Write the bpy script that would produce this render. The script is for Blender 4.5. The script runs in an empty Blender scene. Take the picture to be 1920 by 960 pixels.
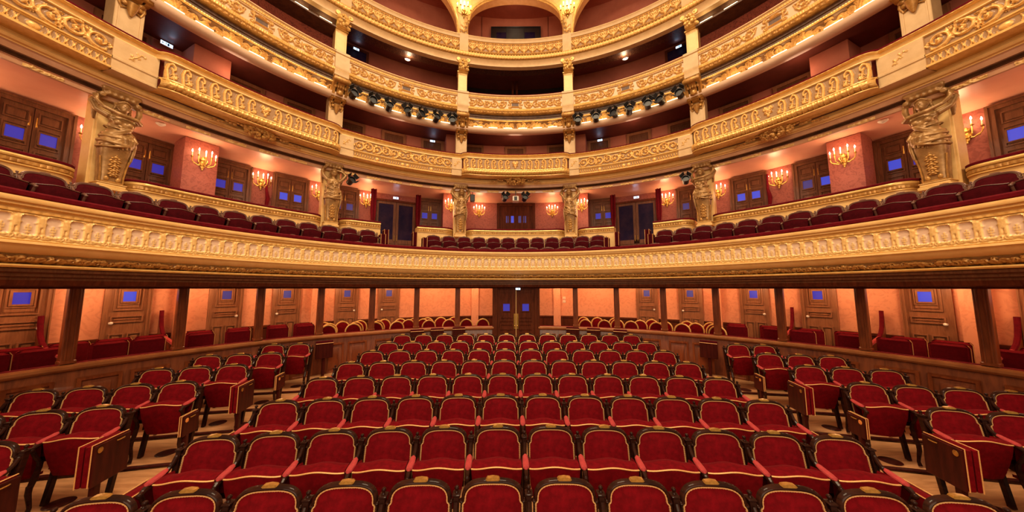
import bpy, bmesh, math, random
import numpy as np
from mathutils import Vector, Matrix
random.seed(7); rng = np.random.default_rng(7)
SC = bpy.context.scene
COL = SC.collection
PI = math.pi
R_ = math.radians
C1 = 3.6      # ring centre of the tiers (metres in front of the camera)
C0 = 2.6      # ring centre of the ground-floor boxes
EYE = 2.4
SCONCE_W, BOX_W, STRIP_W, TIER_W, TOP_FILL_W, STAGE_W, WORLD_S = 15.0, 26.0, .8, 12.0, 1750.0, 900.0, .45

# ------------------------------------------------------------------ materials
def new_mat(name):
    m = bpy.data.materials.new(name); m.use_nodes = True
    nt = m.node_tree; nt.nodes.clear()
    out = nt.nodes.new('ShaderNodeOutputMaterial'); b = nt.nodes.new('ShaderNodeBsdfPrincipled')
    nt.links.new(b.outputs[0], out.inputs[0])
    return m, nt, b
def setp(b, **k):
    for n, v in k.items(): b.inputs[n.replace('_', ' ')].default_value = v
def noise_ramp(nt, scale, c0, c1, p0=.35, p1=.65, detail=4, stretch=None, rough=.6, coords='Object', distort=0):
    tc = nt.nodes.new('ShaderNodeTexCoord'); mp = nt.nodes.new('ShaderNodeMapping')
    nt.links.new(tc.outputs[coords], mp.inputs[0])
    if stretch: mp.inputs['Scale'].default_value = stretch
    n = nt.nodes.new('ShaderNodeTexNoise'); n.inputs['Scale'].default_value = scale; n.inputs['Detail'].default_value = detail
    n.inputs['Roughness'].default_value = rough; n.inputs['Distortion'].default_value = distort
    nt.links.new(mp.outputs[0], n.inputs['Vector'])
    r = nt.nodes.new('ShaderNodeValToRGB')
    r.color_ramp.elements[0].position = p0; r.color_ramp.elements[0].color = (*c0, 1)
    r.color_ramp.elements[1].position = p1; r.color_ramp.elements[1].color = (*c1, 1)
    nt.links.new(n.outputs['Fac'], r.inputs[0])
    return n, r
def bump(nt, b, src, strength=.2, dist=.01):
    bp = nt.nodes.new('ShaderNodeBump'); bp.inputs['Strength'].default_value = strength; bp.inputs['Distance'].default_value = dist
    nt.links.new(src, bp.inputs['Height']); nt.links.new(bp.outputs[0], b.inputs['Normal'])
def mat_noise(name, c0, c1, scale=8, rough=.5, metal=0, bmp=0, stretch=None, sheen=0, coat=0, distort=0, p0=.35, p1=.65, detail=4, spec=.5, bdist=.01):
    m, nt, b = new_mat(name)
    n, r = noise_ramp(nt, scale, c0, c1, p0, p1, detail, stretch, distort=distort)
    nt.links.new(r.outputs[0], b.inputs['Base Color'])
    setp(b, Roughness=rough, Metallic=metal, Sheen_Weight=sheen, Coat_Weight=coat, Specular_IOR_Level=spec)
    if sheen: b.inputs['Sheen Tint'].default_value = (1, .35, .3, 1); b.inputs['Sheen Roughness'].default_value = .4
    if bmp: bump(nt, b, n.outputs['Fac'], bmp, bdist)
    return m
def mat_emit(name, col, strength, base=(.8, .8, .8)):
    m, nt, b = new_mat(name)
    setp(b, Emission_Strength=strength); b.inputs['Emission Color'].default_value = (*col, 1)
    b.inputs['Base Color'].default_value = (*base, 1)
    tc = nt.nodes.new('ShaderNodeTexNoise'); tc.inputs['Scale'].default_value = 3
    return m
def mat_relief(name, ground, gold0, gold1, metal=.35, rough=.38):
    """gilded relief over a painted ground: the 'relief' attribute of the mesh says which is which"""
    m, nt, b = new_mat(name)
    at = nt.nodes.new('ShaderNodeAttribute'); at.attribute_name = 'relief'
    n, r = noise_ramp(nt, 30, gold0, gold1)
    rp = nt.nodes.new('ShaderNodeMapRange'); rp.inputs['From Min'].default_value = .12; rp.inputs['From Max'].default_value = .4
    nt.links.new(at.outputs['Fac'], rp.inputs['Value'])
    mx = nt.nodes.new('ShaderNodeMix'); mx.data_type = 'RGBA'
    nt.links.new(rp.outputs[0], mx.inputs['Factor'])
    mx.inputs[6].default_value = (*ground, 1); nt.links.new(r.outputs[0], mx.inputs[7])
    nt.links.new(mx.outputs[2], b.inputs['Base Color'])
    ml = nt.nodes.new('ShaderNodeMath'); ml.operation = 'MULTIPLY'; ml.inputs[1].default_value = metal
    nt.links.new(rp.outputs[0], ml.inputs[0]); nt.links.new(ml.outputs[0], b.inputs['Metallic'])
    setp(b, Roughness=rough)
    return m
M = {}
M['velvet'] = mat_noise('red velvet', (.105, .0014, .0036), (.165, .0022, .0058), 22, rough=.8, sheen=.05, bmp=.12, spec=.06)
M['velvet_pad'] = mat_noise('red velvet lightened for sheen', (.34, .034, .036), (.44, .048, .046), 20, rough=.7, sheen=.25, spec=.2)  # pads paler: light caught by the pile is mixed into the colour
M['velvet_in_shade'] = mat_noise('red velvet darkened for shade', (.052, .0025, .005), (.075, .0035, .007), 22, rough=.85, sheen=.02, spec=.06)  # darker copy of the red velvet, shade put into the colour
M['velvet_box'] = mat_noise('box crimson velvet', (.11, .0035, .007), (.15, .005, .010), 22, rough=.85, sheen=.03, spec=.06)
M['rail_velvet'] = mat_noise('crimson rail velvet', (.10, .004, .009), (.14, .006, .012), 14, rough=.85, sheen=.03, spec=.06)
M['piping'] = mat_noise('gold braid', (.70, .34, .10), (.85, .48, .18), 120, rough=.45, metal=.2)
M['nails'] = mat_noise('gold nail trim', (.72, .36, .12), (.92, .60, .28), 160, rough=.3, metal=.5)
M['frame'] = mat_noise('dark varnished wood', (.016, .0045, .003), (.038, .010, .005), 5, rough=.45, stretch=(1, 1, 6), coat=.16, spec=.05)
M['frame_in_shade'] = mat_noise('varnished wood greyed for shade and highlights', (.11, .045, .030), (.19, .085, .055), 6, rough=.35, stretch=(1, 1, 4), coat=.3)  # frame wood in shade: grey highlights mixed into the base colour
M['wood_red'] = mat_noise('dark red stained wood', (.030, .004, .003), (.060, .008, .005), 5, rough=.45, stretch=(4, 4, .5), coat=.06, spec=.08)
M['brass'] = mat_noise('aged brass', (.42, .22, .045), (.60, .34, .08), 40, rough=.28, metal=.75)
M['gold'] = mat_noise('gold leaf', (.72, .41, .105), (.88, .55, .175), 10, rough=.38, metal=.22, bmp=.08)
M['gold_dark'] = mat_noise('darkened gold leaf', (.34, .155, .035), (.62, .32, .08), 9, rough=.38, metal=.35, bmp=.3)
M['gold_pale'] = mat_noise('pale gold paint', (.78, .48, .165), (.86, .56, .22), 6, rough=.42, metal=.06)
M['cream'] = mat_noise('cream paint', (.60, .38, .175), (.68, .45, .22), 5, rough=.5)
M['ledge'] = mat_noise('pale rose ledge paint', (.80, .55, .37), (.86, .61, .42), 4, rough=.35, coat=.2)
M['fascia'] = mat_noise('glossy rose cream paint', (.52, .27, .15), (.60, .33, .19), 4, rough=.25, coat=.4)
M['statue'] = mat_noise('patinated gilded plaster', (.26, .130, .040), (.46, .255, .090), 7, rough=.36, metal=.25, bmp=.25, bdist=.02)
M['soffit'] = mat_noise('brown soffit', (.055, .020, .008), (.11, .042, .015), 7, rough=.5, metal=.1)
M['wood_panel'] = mat_noise('varnished mahogany panelling', (.125, .026, .008), (.235, .056, .016), 3.2, rough=.35, stretch=(3, 3, .5), coat=.15, spec=.3, distort=1.2)
M['wood_rail'] = mat_noise('polished mahogany rail', (.28, .095, .030), (.40, .15, .05), 4, rough=.3, coat=.4)
M['wood_door'] = mat_noise('walnut door wood', (.22, .085, .036), (.32, .128, .056), 4, rough=.4, stretch=(4, 4, .5), coat=.1, spec=.25, distort=1.5)
M['wood_loge'] = mat_noise('dark walnut loge door wood', (.095, .034, .016), (.165, .062, .028), 4, rough=.4, stretch=(4, 4, .5), coat=.1, distort=1.5, spec=.2)
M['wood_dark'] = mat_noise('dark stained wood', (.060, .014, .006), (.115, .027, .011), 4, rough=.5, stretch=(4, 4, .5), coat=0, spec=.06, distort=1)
M['wall_salmon'] = mat_noise('salmon damask wall', (.68, .26, .13), (.76, .31, .16), 5, rough=.7, distort=2.5, p0=.42, p1=.5, detail=6)
M['wall_red'] = mat_noise('red damask wall', (.23, .050, .034), (.31, .078, .052), 6, rough=.65, distort=3, p0=.42, p1=.52, detail=6)
M['wall_rose'] = mat_noise('rose plaster wall', (.44, .13, .075), (.50, .155, .09), 3, rough=.7)
M['wall_damask'] = mat_noise('deep red damask wall', (.17, .028, .016), (.34, .070, .036), 7, rough=.7, distort=3.5, p0=.40, p1=.52, detail=5)
M['wall_brown'] = mat_noise('red brown wall', (.25, .055, .028), (.30, .070, .036), 3, rough=.7)
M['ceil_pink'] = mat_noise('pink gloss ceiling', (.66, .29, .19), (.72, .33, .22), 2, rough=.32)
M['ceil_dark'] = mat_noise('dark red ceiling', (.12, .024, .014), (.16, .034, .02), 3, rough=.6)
M['ceil_orn'] = mat_noise('dark ornamented ceiling', (.08, .025, .012), (.34, .15, .06), 26, rough=.5, p0=.5, p1=.62, bmp=.6, bdist=.03)
M['black'] = mat_noise('black metal', (.008, .008, .010), (.016, .015, .018), 12, rough=.45)
M['void'] = mat_noise('dark booth interior', (.012, .006, .005), (.022, .010, .008), 4, rough=.5)
M['blue'] = mat_emit('blue lit window pane', (.030, .035, .62), .46, (.02, .02, .20))  # weak emission in the panes stands in for the blue-lit corridor behind
M['blue_pale'] = mat_emit('pale blue lit pane', (.06, .10, .90), .58, (.02, .02, .20))
M['blue_dim'] = mat_emit('dim violet pane', (.05, .035, .30), .35, (.03, .03, .15))
M['glass_dark'] = mat_noise('dark door glass', (.010, .006, .030), (.030, .014, .035), 3, rough=.3, coat=0, spec=.05)
M['bulb'] = mat_emit('candle bulb', (1, .80, .46), 18)
M['candle'] = mat_noise('candle sleeve', (.86, .72, .48), (.92, .80, .56), 20, rough=.5)
M['strip'] = mat_emit('warm strip lamp', (1, .74, .36), 12)
M['exit'] = mat_emit('exit sign face', (.42, .68, 1), 3.0)
M['exit_mark'] = mat_emit('exit sign mark', (.02, .08, .12), .1, (.01, .03, .04))
M['lampwhite'] = mat_emit('white lamp lens', (1, .86, .62), 9)
M['white'] = mat_noise('white plastic', (.75, .66, .55), (.82, .74, .63), 6, rough=.4)
M['floor'] = mat_noise('oak floor boards', (.46, .20, .08), (.66, .32, .14), 2.6, rough=.32, stretch=(1, 7, 1), distort=.6)
M['carpet'] = mat_noise('red carpet', (.34, .045, .03), (.42, .065, .04), 40, rough=.9)
M['rosette'] = mat_noise('orange rosette', (.75, .22, .05), (.90, .42, .10), 60, rough=.4)
M['frieze_leaf'] = mat_relief('leaf moulding', (.20, .085, .024), (.42, .20, .05), (.60, .32, .085), metal=.3)
M['frieze_roll'] = mat_relief('leaf roll', (.36, .17, .04), (.66, .36, .09), (.84, .50, .15), metal=.3)
M['frieze_first'] = mat_relief('first tier frieze', (.74, .52, .36), (.80, .49, .16), (.93, .62, .25), metal=.15)
M['frieze_second'] = mat_relief('second tier frieze', (.36, .20, .09), (.74, .40, .105), (.94, .56, .18), metal=.22)
M['frieze_third'] = mat_relief('third tier frieze', (.62, .39, .20), (.66, .36, .10), (.84, .50, .17), metal=.22)
M['frieze_fourth'] = mat_relief('fourth tier frieze', (.34, .17, .055), (.68, .37, .10), (.86, .52, .18), metal=.22)

# ------------------------------------------------------------------ mesh builder
class MB:
    def __init__(s): s.v = []; s.f = []; s.a = None
    def add(s, verts, faces):
        o = len(s.v); s.v.extend([tuple(map(float, p)) for p in verts]); s.f.extend([tuple(i + o for i in f) for f in faces]); return s
    def box(s, x0, x1, y0, y1, z0, z1, bev=0):
        if bev <= 0:
            v = [(x, y, z) for x in (x0, x1) for y in (y0, y1) for z in (z0, z1)]
            return s.add(v, [(0, 1, 3, 2), (4, 6, 7, 5), (0, 4, 5, 1), (2, 3, 7, 6), (0, 2, 6, 4), (1, 5, 7, 3)])
        b = bev; rings = []
        for z, i in ((z0, b), (z0 + b, 0), (z1 - b, 0), (z1, b)):
            a0, a1, c0, c1 = x0 + i, x1 - i, y0 + i, y1 - i
            rings.append([(a0 + b, c0, z), (a1 - b, c0, z), (a1, c0 + b, z), (a1, c1 - b, z), (a1 - b, c1, z), (a0 + b, c1, z), (a0, c1 - b, z), (a0, c0 + b, z)])
        return s.loft(rings, closed=True, caps=True)
    def loft(s, rings, closed=True, caps=True):
        n = len(rings[0]); v = [p for r in rings for p in r]; f = []
        for i in range(len(rings) - 1):
            for j in range(n if closed else n - 1):
                k = (j + 1) % n
                f.append((i * n + j, i * n + k, (i + 1) * n + k, (i + 1) * n + j))
        if caps and closed:
            f.append(tuple(range(n - 1, -1, -1))); f.append(tuple((len(rings) - 1) * n + j for j in range(n)))
        return s.add(v, f)
    def tube(s, path, r, n=8, flat=1.0):
        P = [Vector(p) for p in path]; rings = []; up = None
        for i, p in enumerate(P):
            t = (P[min(i + 1, len(P) - 1)] - P[max(i - 1, 0)])
            if t.length < 1e-9: t = Vector((0, 0, 1))
            t.normalize()
            if up is None:
                up = Vector((0, 0, 1)) if abs(t.z) < .9 else Vector((0, 1, 0))
            a = t.cross(up)
            if a.length < 1e-6: a = t.orthogonal()
            a.normalize(); up = a.cross(t).normalized()
            rr = r[i] if isinstance(r, (list, tuple)) else r
            rings.append([tuple(p + a * (rr * math.cos(2 * PI * k / n)) + up * (rr * flat * math.sin(2 * PI * k / n))) for k in range(n)])
        return s.loft(rings)
    def lathe(s, prof, n=16, c=(0, 0, 0), axis='z', caps=True):
        rings = []
        for r, z in prof:
            ring = []
            for k in range(n):
                a = 2 * PI * k / n; x, y = r * math.cos(a), r * math.sin(a)
                q = (x, y, z) if axis == 'z' else ((x, z, y) if axis == 'y' else (z, x, y))
                ring.append((c[0] + q[0], c[1] + q[1], c[2] + q[2]))
            rings.append(ring)
        return s.loft(rings, caps=caps)
    def ell(s, c, r, n=12, m=8, rot=None):
        rings = []
        for i in range(m + 1):
            t = PI * i / m; zz = -math.cos(t); rr = max(math.sin(t), .02)
            ring = []
            for k in range(n):
                a = 2 * PI * k / n
                p = Vector((rr * math.cos(a) * r[0], rr * math.sin(a) * r[1], zz * r[2]))
                if rot is not None: p = rot @ p
                ring.append((c[0] + p.x, c[1] + p.y, c[2] + p.z))
            rings.append(ring)
        return s.loft(rings)
    def grid(s, A):
        m, n = A.shape[:2]; o = len(s.v)
        s.v.extend(map(tuple, A.reshape(-1, 3).tolist()))
        for i in range(m - 1):
            for j in range(n - 1):
                a = o + i * n + j; s.f.append((a, a + 1, a + n + 1, a + n))
        return s
    def poly(s, pts, y0, y1):
        n = len(pts)
        v = [(x, y0, z) for x, z in pts] + [(x, y1, z) for x, z in pts]
        f = [tuple(range(n)), tuple(range(2 * n - 1, n - 1, -1))] + [(i, i + n, (i + 1) % n + n, (i + 1) % n) for i in range(n)]
        return s.add(v, f)
    def frame(s, x0, x1, z0, z1, w, y0, y1):
        s.box(x0, x1, y0, y1, z0, z0 + w); s.box(x0, x1, y0, y1, z1 - w, z1)
        s.box(x0, x0 + w, y0, y1, z0 + w, z1 - w); s.box(x1 - w, x1, y0, y1, z0 + w, z1 - w); return s
    def xf(s, fn): s.v = [tuple(fn(*p)) for p in s.v]; return s
    def mesh(s, name, attr=None, smooth=True, ang=38):
        me = bpy.data.meshes.new(name); me.from_pydata(s.v, [], s.f); me.update()
        bm = bmesh.new(); bm.from_mesh(me); bmesh.ops.recalc_face_normals(bm, faces=bm.faces); bm.to_mesh(me); bm.free()
        if attr is not None:
            a = me.attributes.new('relief', 'FLOAT', 'POINT'); a.data.foreach_set('value', np.asarray(attr, dtype=np.float32))
        if smooth:
            me.shade_smooth(); me.set_sharp_from_angle(angle=R_(ang))
        return me
    def build(s, name, mat, parent=None, **k):
        return obj(name, s.mesh(name, **k), mat, parent)
def obj(name, me, mat, parent=None):
    o = bpy.data.objects.new(name, me); COL.objects.link(o)
    if mat is not None:
        mm = M[mat] if isinstance(mat, str) else mat
        if len(me.materials) == 0: me.materials.append(mm)
    if parent is not None: o.parent = parent
    return o
def tag(o, label=None, cat=None, group=None, kind=None):
    for k, v in (('label', label), ('category', cat), ('group', group), ('kind', kind)):
        if v: o[k] = v
    return o
def thing(name, label, cat, loc=(0, 0, 0), rz=0, group=None, kind=None):
    o = bpy.data.objects.new(name, None); COL.objects.link(o); o.empty_display_size = .1
    o.location = loc; o.rotation_euler = (0, 0, rz); return tag(o, label, cat, group, kind)
def dup(root, loc, rz, label, group=None, scale=None):
    def cp(o, par):
        c = o.copy(); COL.objects.link(c)
        if par is not None: c.parent = par
        for ch in o.children: cp(ch, c)
        return c
    r = cp(root, None); r.location = loc; r.rotation_euler = (0, 0, rz)
    if scale: r.scale = scale
    r['label'] = label
    if group: r['group'] = group
    return r
class Placer:
    """first call moves the prototype itself, later calls copy it with its parts"""
    def __init__(s, root): s.root = root; s.used = False
    def __call__(s, loc, rz, label, group=None, scale=None):
        if not s.used:
            s.used = True; r = s.root; r.location = loc; r.rotation_euler = (0, 0, rz); r['label'] = label
            if group: r['group'] = group
            if scale: r.scale = scale
            return r
        return dup(s.root, loc, rz, label, group, scale)
def pol(a, r, z, c=C1):
    t = R_(a); return (r * math.sin(t), c + r * math.cos(t), z)
def ORD(i): return ['first', 'second', 'third', 'fourth', 'fifth', 'sixth', 'seventh', 'eighth', 'ninth', 'tenth', 'eleventh', 'twelfth', 'thirteenth', 'fourteenth', 'fifteenth', 'sixteenth', 'seventeenth', 'eighteenth'][i]
def floor_z(y): return max(-.05, .0393 * y - .09)

# swept ring: profile of (dr, z) round the centre; modulated points (dr, z, amp, period_m)
def ring(mb, prof, a0, a1, R, c=C1, step=.5, thick=None):
    Rf = R if callable(R) else (lambda a: R)
    n = max(2, int(abs(a1 - a0) / step) + 1)
    A = np.linspace(a0, a1, n); rad = np.radians(A); base = np.array([Rf(a) for a in A])
    arc = np.cumsum(np.r_[0, np.hypot(np.diff(base * np.sin(rad)), np.diff(base * np.cos(rad)))])
    G = np.zeros((len(prof), n, 3))
    for i, p in enumerate(prof):
        r = base + p[0]; z = np.full(n, p[1])
        if len(p) > 2:
            w = np.abs(np.sin(PI * arc / p[3] + (p[4] if len(p) > 4 else 0)))
            r = r - p[2] * w
            if len(p) > 5: z = z + p[5] * w
        G[i, :, 0] = r * np.sin(rad); G[i, :, 1] = c + r * np.cos(rad); G[i, :, 2] = z
    return mb.grid(G)

# ------------------------------------------------------------------ relief height fields
class Cv:
    def __init__(s, w, h, res):
        s.w, s.h = w, h; s.nu = max(4, int(round(w / res)) + 1); s.nv = max(4, int(round(h / res)) + 1)
        s.U, s.V = np.meshgrid(np.linspace(0, w, s.nu), np.linspace(0, h, s.nv)); s.H = np.zeros_like(s.U)
    def seg(s, p, q, w0, w1, hgt):
        m = max(w0, w1)
        x0, x1 = min(p[0], q[0]) - m, max(p[0], q[0]) + m; y0, y1 = min(p[1], q[1]) - m, max(p[1], q[1]) + m
        du = s.w / (s.nu - 1); dv = s.h / (s.nv - 1)
        i0, i1 = max(0, int(x0 / du)), min(s.nu, int(x1 / du) + 2); j0, j1 = max(0, int(y0 / dv)), min(s.nv, int(y1 / dv) + 2)
        if i0 >= i1 or j0 >= j1: return
        U = s.U[j0:j1, i0:i1]; V = s.V[j0:j1, i0:i1]
        dx, dy = q[0] - p[0], q[1] - p[1]; L = dx * dx + dy * dy + 1e-12
        t = np.clip(((U - p[0]) * dx + (V - p[1]) * dy) / L, 0, 1)
        d = np.hypot(U - p[0] - t * dx, V - p[1] - t * dy); w = w0 + (w1 - w0) * t
        s.H[j0:j1, i0:i1] = np.maximum(s.H[j0:j1, i0:i1], hgt * np.sqrt(np.clip(1 - (d / w) ** 2, 0, 1)))
    def stroke(s, pts, w, hgt=1.0):
        n = len(pts)
        for i in range(n - 1):
            wa = w if not isinstance(w, tuple) else w[0] + (w[1] - w[0]) * i / (n - 1)
            wb = w if not isinstance(w, tuple) else w[0] + (w[1] - w[0]) * (i + 1) / (n - 1)
            s.seg(pts[i], pts[i + 1], wa, wb, hgt)
    def dot(s, x, y, r, hgt=1.0): s.seg((x, y), (x + 1e-4, y), r, r, hgt)
    def leaf(s, x, y, ang, L, w, hgt=.9):
        c, sn = math.cos(ang), math.sin(ang)
        s.stroke([(x + c * L * t, y + sn * L * t) for t in (0, .33, .66, 1)], (w, w * .25), hgt)
        for t, k in ((.25, .55), (.55, .42)):
            for sd in (-1, 1):
                a = ang + sd * .8
                s.seg((x + c * L * t, y + sn * L * t), (x + c * L * t + math.cos(a) * L * k, y + sn * L * t + math.sin(a) * L * k), w * .6, w * .25, hgt * .85)
    def spiral(s, cx, cy, r0, r1, a0, turns, w, hgt=1.0, n=18):
        s.stroke([(cx + (r0 + (r1 - r0) * i / n) * math.cos(a0 + 2 * PI * turns * i / n), cy + (r0 + (r1 - r0) * i / n) * math.sin(a0 + 2 * PI * turns * i / n)) for i in range(n + 1)], w, hgt)
def relief(name, H, a0, a1, z0, z1, Rf, depth, mat, parent, c=C1, lean=0, prof=None):
    nv, nu = H.shape
    A = np.radians(np.linspace(a0, a1, nu)); base = np.array([Rf(math.degrees(t)) for t in A]) if callable(Rf) else np.full(nu, Rf)
    zz = np.linspace(z0, z1, nv)
    G = np.zeros((nv, nu, 3)); v = np.linspace(0, 1, nv)[:, None]
    r = base[None, :] + lean * v - depth * H
    if prof is not None:
        t = np.linspace(0, 1, len(prof)); dr = np.interp(np.linspace(0, 1, nv), t, [p[0] for p in prof]); zz = np.interp(np.linspace(0, 1, nv), t, [p[1] for p in prof])
        r = base[None, :] + dr[:, None] - depth * H
    G[..., 0] = r * np.sin(A); G[..., 1] = c + r * np.cos(A); G[..., 2] = zz[:, None]
    mb = MB(); mb.grid(G)
    return mb.build(name, mat, parent, attr=H.reshape(-1), ang=70)

def leaf_strip(w, h, res, period, seed=1, size=1.0):
    """running acanthus leaves for mouldings; tiles along w"""
    c = Cv(period, h, res); r_ = random.Random(seed)
    for x in (0, period / 2, period):
        q = 1 if x != period / 2 else .8
        c.leaf(x, h * .92, -PI / 2, h * .85 * q, h * .16 * size, 1.0)
        for s_ in (-1, 1): c.leaf(x, h * .75, -PI / 2 + s_ * .75, h * .6 * q, h * .10 * size, .85)
    for x in (period * .25, period * .75): c.spiral(x, h * .35, h * .22, h * .05, PI / 2, 1.2, h * .08, .8)
    n = max(1, int(round(w / period))); return np.tile(c.H[:, :-1], (1, n))

def foliage_strip(w, h, res, seed=1, period=1.3):
    """irregular running foliage with curls, mirrored at every period"""
    c = Cv(period, h, res); r_ = random.Random(seed); x = 0
    while x < period:
        up = r_.random() < .5; c.spiral(x, h * (.42 if up else .58), h * .30, h * .08, r_.uniform(0, 6.28), r_.choice((-1.2, 1.2)), h * .09, .9, 12)
        for k in range(4): c.leaf(x + r_.uniform(-.5, .5) * h, r_.uniform(.2, .8) * h, r_.uniform(0, 6.28), h * r_.uniform(.35, .6), h * .09, r_.uniform(.7, 1))
        x += h * .62
    t = np.c_[c.H[:, :-1], c.H[:, ::-1][:, :-1]]; n = max(1, int(round(w / (2 * period)))); return np.tile(t, (1, n))

# ================================================================== STALLS ARMCHAIR
def back_outline(n=9, w=.219, wa=.206, z0=.47, zs=.80, h=.108):
    pts = [(-w, z0), (-w - .004, z0 + .16), (-w - .002, zs - .012), (-wa - .004, zs)]
    for i in range(2 * n + 1):
        t = PI * (1 - i / (2 * n)); c, s_ = math.cos(t), math.sin(t)
        pts.append((wa * math.copysign(abs(c) ** .62, c), zs + .004 + h * s_ ** .72))
    pts += [(wa + .004, zs), (w + .002, zs - .012), (w + .004, z0 + .16), (w, z0)]
    return pts
TILT = .20
def tilt(x, y, z): return (x, y + (z - .95) * TILT, z)
def sweep_outline(pts, prof, mb):
    """sweep (offset, y) profile along an outline in the xz plane, outwards"""
    n = len(pts); rings = []
    for i in range(n):
        p0, p1 = pts[max(0, i - 1)], pts[min(n - 1, i + 1)]
        tx, tz = p1[0] - p0[0], p1[1] - p0[1]; L = math.hypot(tx, tz) + 1e-9
        nx, nz = -tz / L, tx / L
        if nx * pts[i][0] + nz * (pts[i][1] - .65) < 0: nx, nz = -nx, -nz
        rings.append([(pts[i][0] + nx * d, y, pts[i][1] + nz * d) for d, y in prof])
    return mb.loft(rings)
def make_armchair(name, label, cat, group, mv, mpad, mfr, mbr, mpip, both=False, dim=False):
    root = thing(name, label, cat, group=group)
    ol = back_outline()
    # velvet back pad: puffed
    mb = MB(); rings = []
    cx, cz = 0, .66
    for s_ in (1.0, .93, .8, .6, .38, .15):
        rings.append([(cx + (x - cx) * s_, -.020 - .040 * (1 - s_ ** 2.2), cz + (z - cz) * s_) for x, z in ol])
    mb.loft(rings, closed=True, caps=True)
    back = mb.xf(tilt).build('backrest', mv, root)
    mb = MB(); path = []
    dense = []
    for i in range(len(ol) - 1):
        L = math.hypot(ol[i + 1][0] - ol[i][0], ol[i + 1][1] - ol[i][1]); k = max(1, int(L / .0085))
        dense += [(ol[i][0] + (ol[i + 1][0] - ol[i][0]) * j / k, ol[i][1] + (ol[i + 1][1] - ol[i][1]) * j / k) for j in range(k)]
    rr = [.0082 if i % 2 else .0056 for i in range(len(dense))]
    mb.tube([(x, -.024, z) for x, z in dense], rr, 6)
    mb.xf(tilt).build('nail_trim', mpip, back)
    # carved frame round the pad
    mb = MB()
    arch = ol[3:-3]
    sweep_outline(arch, [(.001, -.018), (.007, -.032), (.015, -.036), (.024, -.031), (.029, -.020), (.031, .000), (.001, .006)], mb)
    for sd in (-1, 1):
        mb.box(*sorted((sd * .222, sd * .240)), -.022, .022, .34, .80)
        mb.ell((sd * .232, -.006, .80), (.022, .026, .014), 10, 6)
    mb.poly([(-.214, .42), (-.214, .8), (-.16, .88), (0, .91), (.16, .88), (.214, .8), (.214, .42)], -.012, .006)
    fr = mb.xf(tilt).build('back_frame', mfr, root)
    mb = MB(); pts = [(-.054, .940), (-.044, .951), (0, .956), (.044, .951), (.054, .940), (.044, .934), (-.044, .934)]
    mb.poly(pts, -.034, .002); mb.xf(tilt).build('crest_plate', mbr, fr)
    # tip-up seat, standing folded in front of the back
    rows = [(-.085, .655, .212), (-.14, .690, .220), (-.20, .712, .228), (-.26, .722, .233), (-.30, .716, .235), (-.318, .698, .235), (-.322, .67, .234), (-.312, .58, .226), (-.290, .46, .208), (-.268, .36, .188), (-.255, .315, .176), (-.20, .30, .170), (-.15, .33, .172)]
    us = np.linspace(-1, 1, 15); G = []
    for k, (y, z, w) in enumerate(rows):
        cr = .030 * (1 if k < 6 else max(0, 1 - (k - 5) / 3)); fw = .030 if k >= 4 and k < 11 else .012
        G.append([(-w, min(-.13, y + .07), z - cr * .3)] + [(w * u, y - fw * (1 - u * u), z + cr * (.5 + .5 * math.cos(PI * u)) - cr * .3) for u in us] + [(w, min(-.13, y + .07), z - cr * .3)])
    mb = MB(); mb.grid(np.array(G)); seat = mb.build('seat', mv, root, ang=60)
    mb = MB(); y, z, w = rows[5]
    mb.tube([(w * u, y - .030 * (1 - u * u) - .004, z + .030 * (.5 + .5 * math.cos(PI * u)) - .009) for u in np.linspace(-1, 1, 19)], .0066, 6)
    mb.build('piping', mpip if dim else M['piping'], seat)
    for sd in ((1, -1) if both else (1,)):
        x = sd * .2725
        mb = MB()
        mb.box(x - .021, x + .021, -.030, .026, .0, .845, .004)
        for fx in (-.012, 0, .012): mb.box(x + fx - .003, x + fx + .003, -.034, -.028, .42, .80)
        mb.box(x - .030, x + .030, -.038, .032, .835, .850, .004)
        mb.lathe([(.002, .85), (.014, .852), (.009, .862), (.017, .876), (.017, .884), (.010, .892), (.001, .893)], 10, (x, -.004, 0))
        mb.xf(tilt).build('post', mfr, root)
        mb = MB()
        mb.tube([(x, -.06, .80), (x, -.10, .745), (x, -.17, .700), (x, -.27, .682), (x, -.345, .672), (x, -.385, .645)], [.017, .018, .018, .020, .022, .016], 8)
        mb.ell((x, -.385, .642), (.024, .024, .024), 10, 6)
        mb.tube([(x, -.375, .64), (x, -.345, .57), (x, -.30, .50), (x, -.29, .44), (x, -.32, .34), (x, -.35, .26)], [.017, .017, .018, .022, .025, .023], 8)
        arm = mb.build('arm', mfr, root)
        mb = MB()
        mb.tube([(x, -.150, .735), (x, -.165, .724), (x, -.21, .712), (x, -.28, .703), (x, -.325, .697), (x, -.342, .690)], [.006, .024, .030, .032, .028, .006], 10, flat=.62)
        mb.build('arm_pad', mpad, arm)
        mb = MB()
        mb.tube([(x, -.352, .28), (x, -.358, .20), (x, -.338, .10), (x, -.330, .05), (x, -.348, .0)], [.024, .023, .018, .017, .021], 8)
        mb.build('leg', mfr, root)
    return root
chA = Placer(make_armchair('theatre_armchair', '-', 'theatre seat', 'stalls armchairs', 'velvet', 'velvet_pad', 'frame', 'brass', 'nails'))
chB = Placer(make_armchair('theatre_armchair', '-', 'theatre seat', 'stalls armchairs', 'velvet', 'velvet_pad', 'frame', 'brass', 'nails', both=True))
row_name = ['front row', 'second row', 'third row', 'fourth row', 'fifth row', 'sixth row', 'seventh row', 'eighth and rearmost row']
ROWS = [(2.58, .20), (3.42, .20), (4.27, .18), (5.14, .17), (5.97, .15), (6.82, .14), (7.66, .13), (8.57, .10)]
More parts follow.
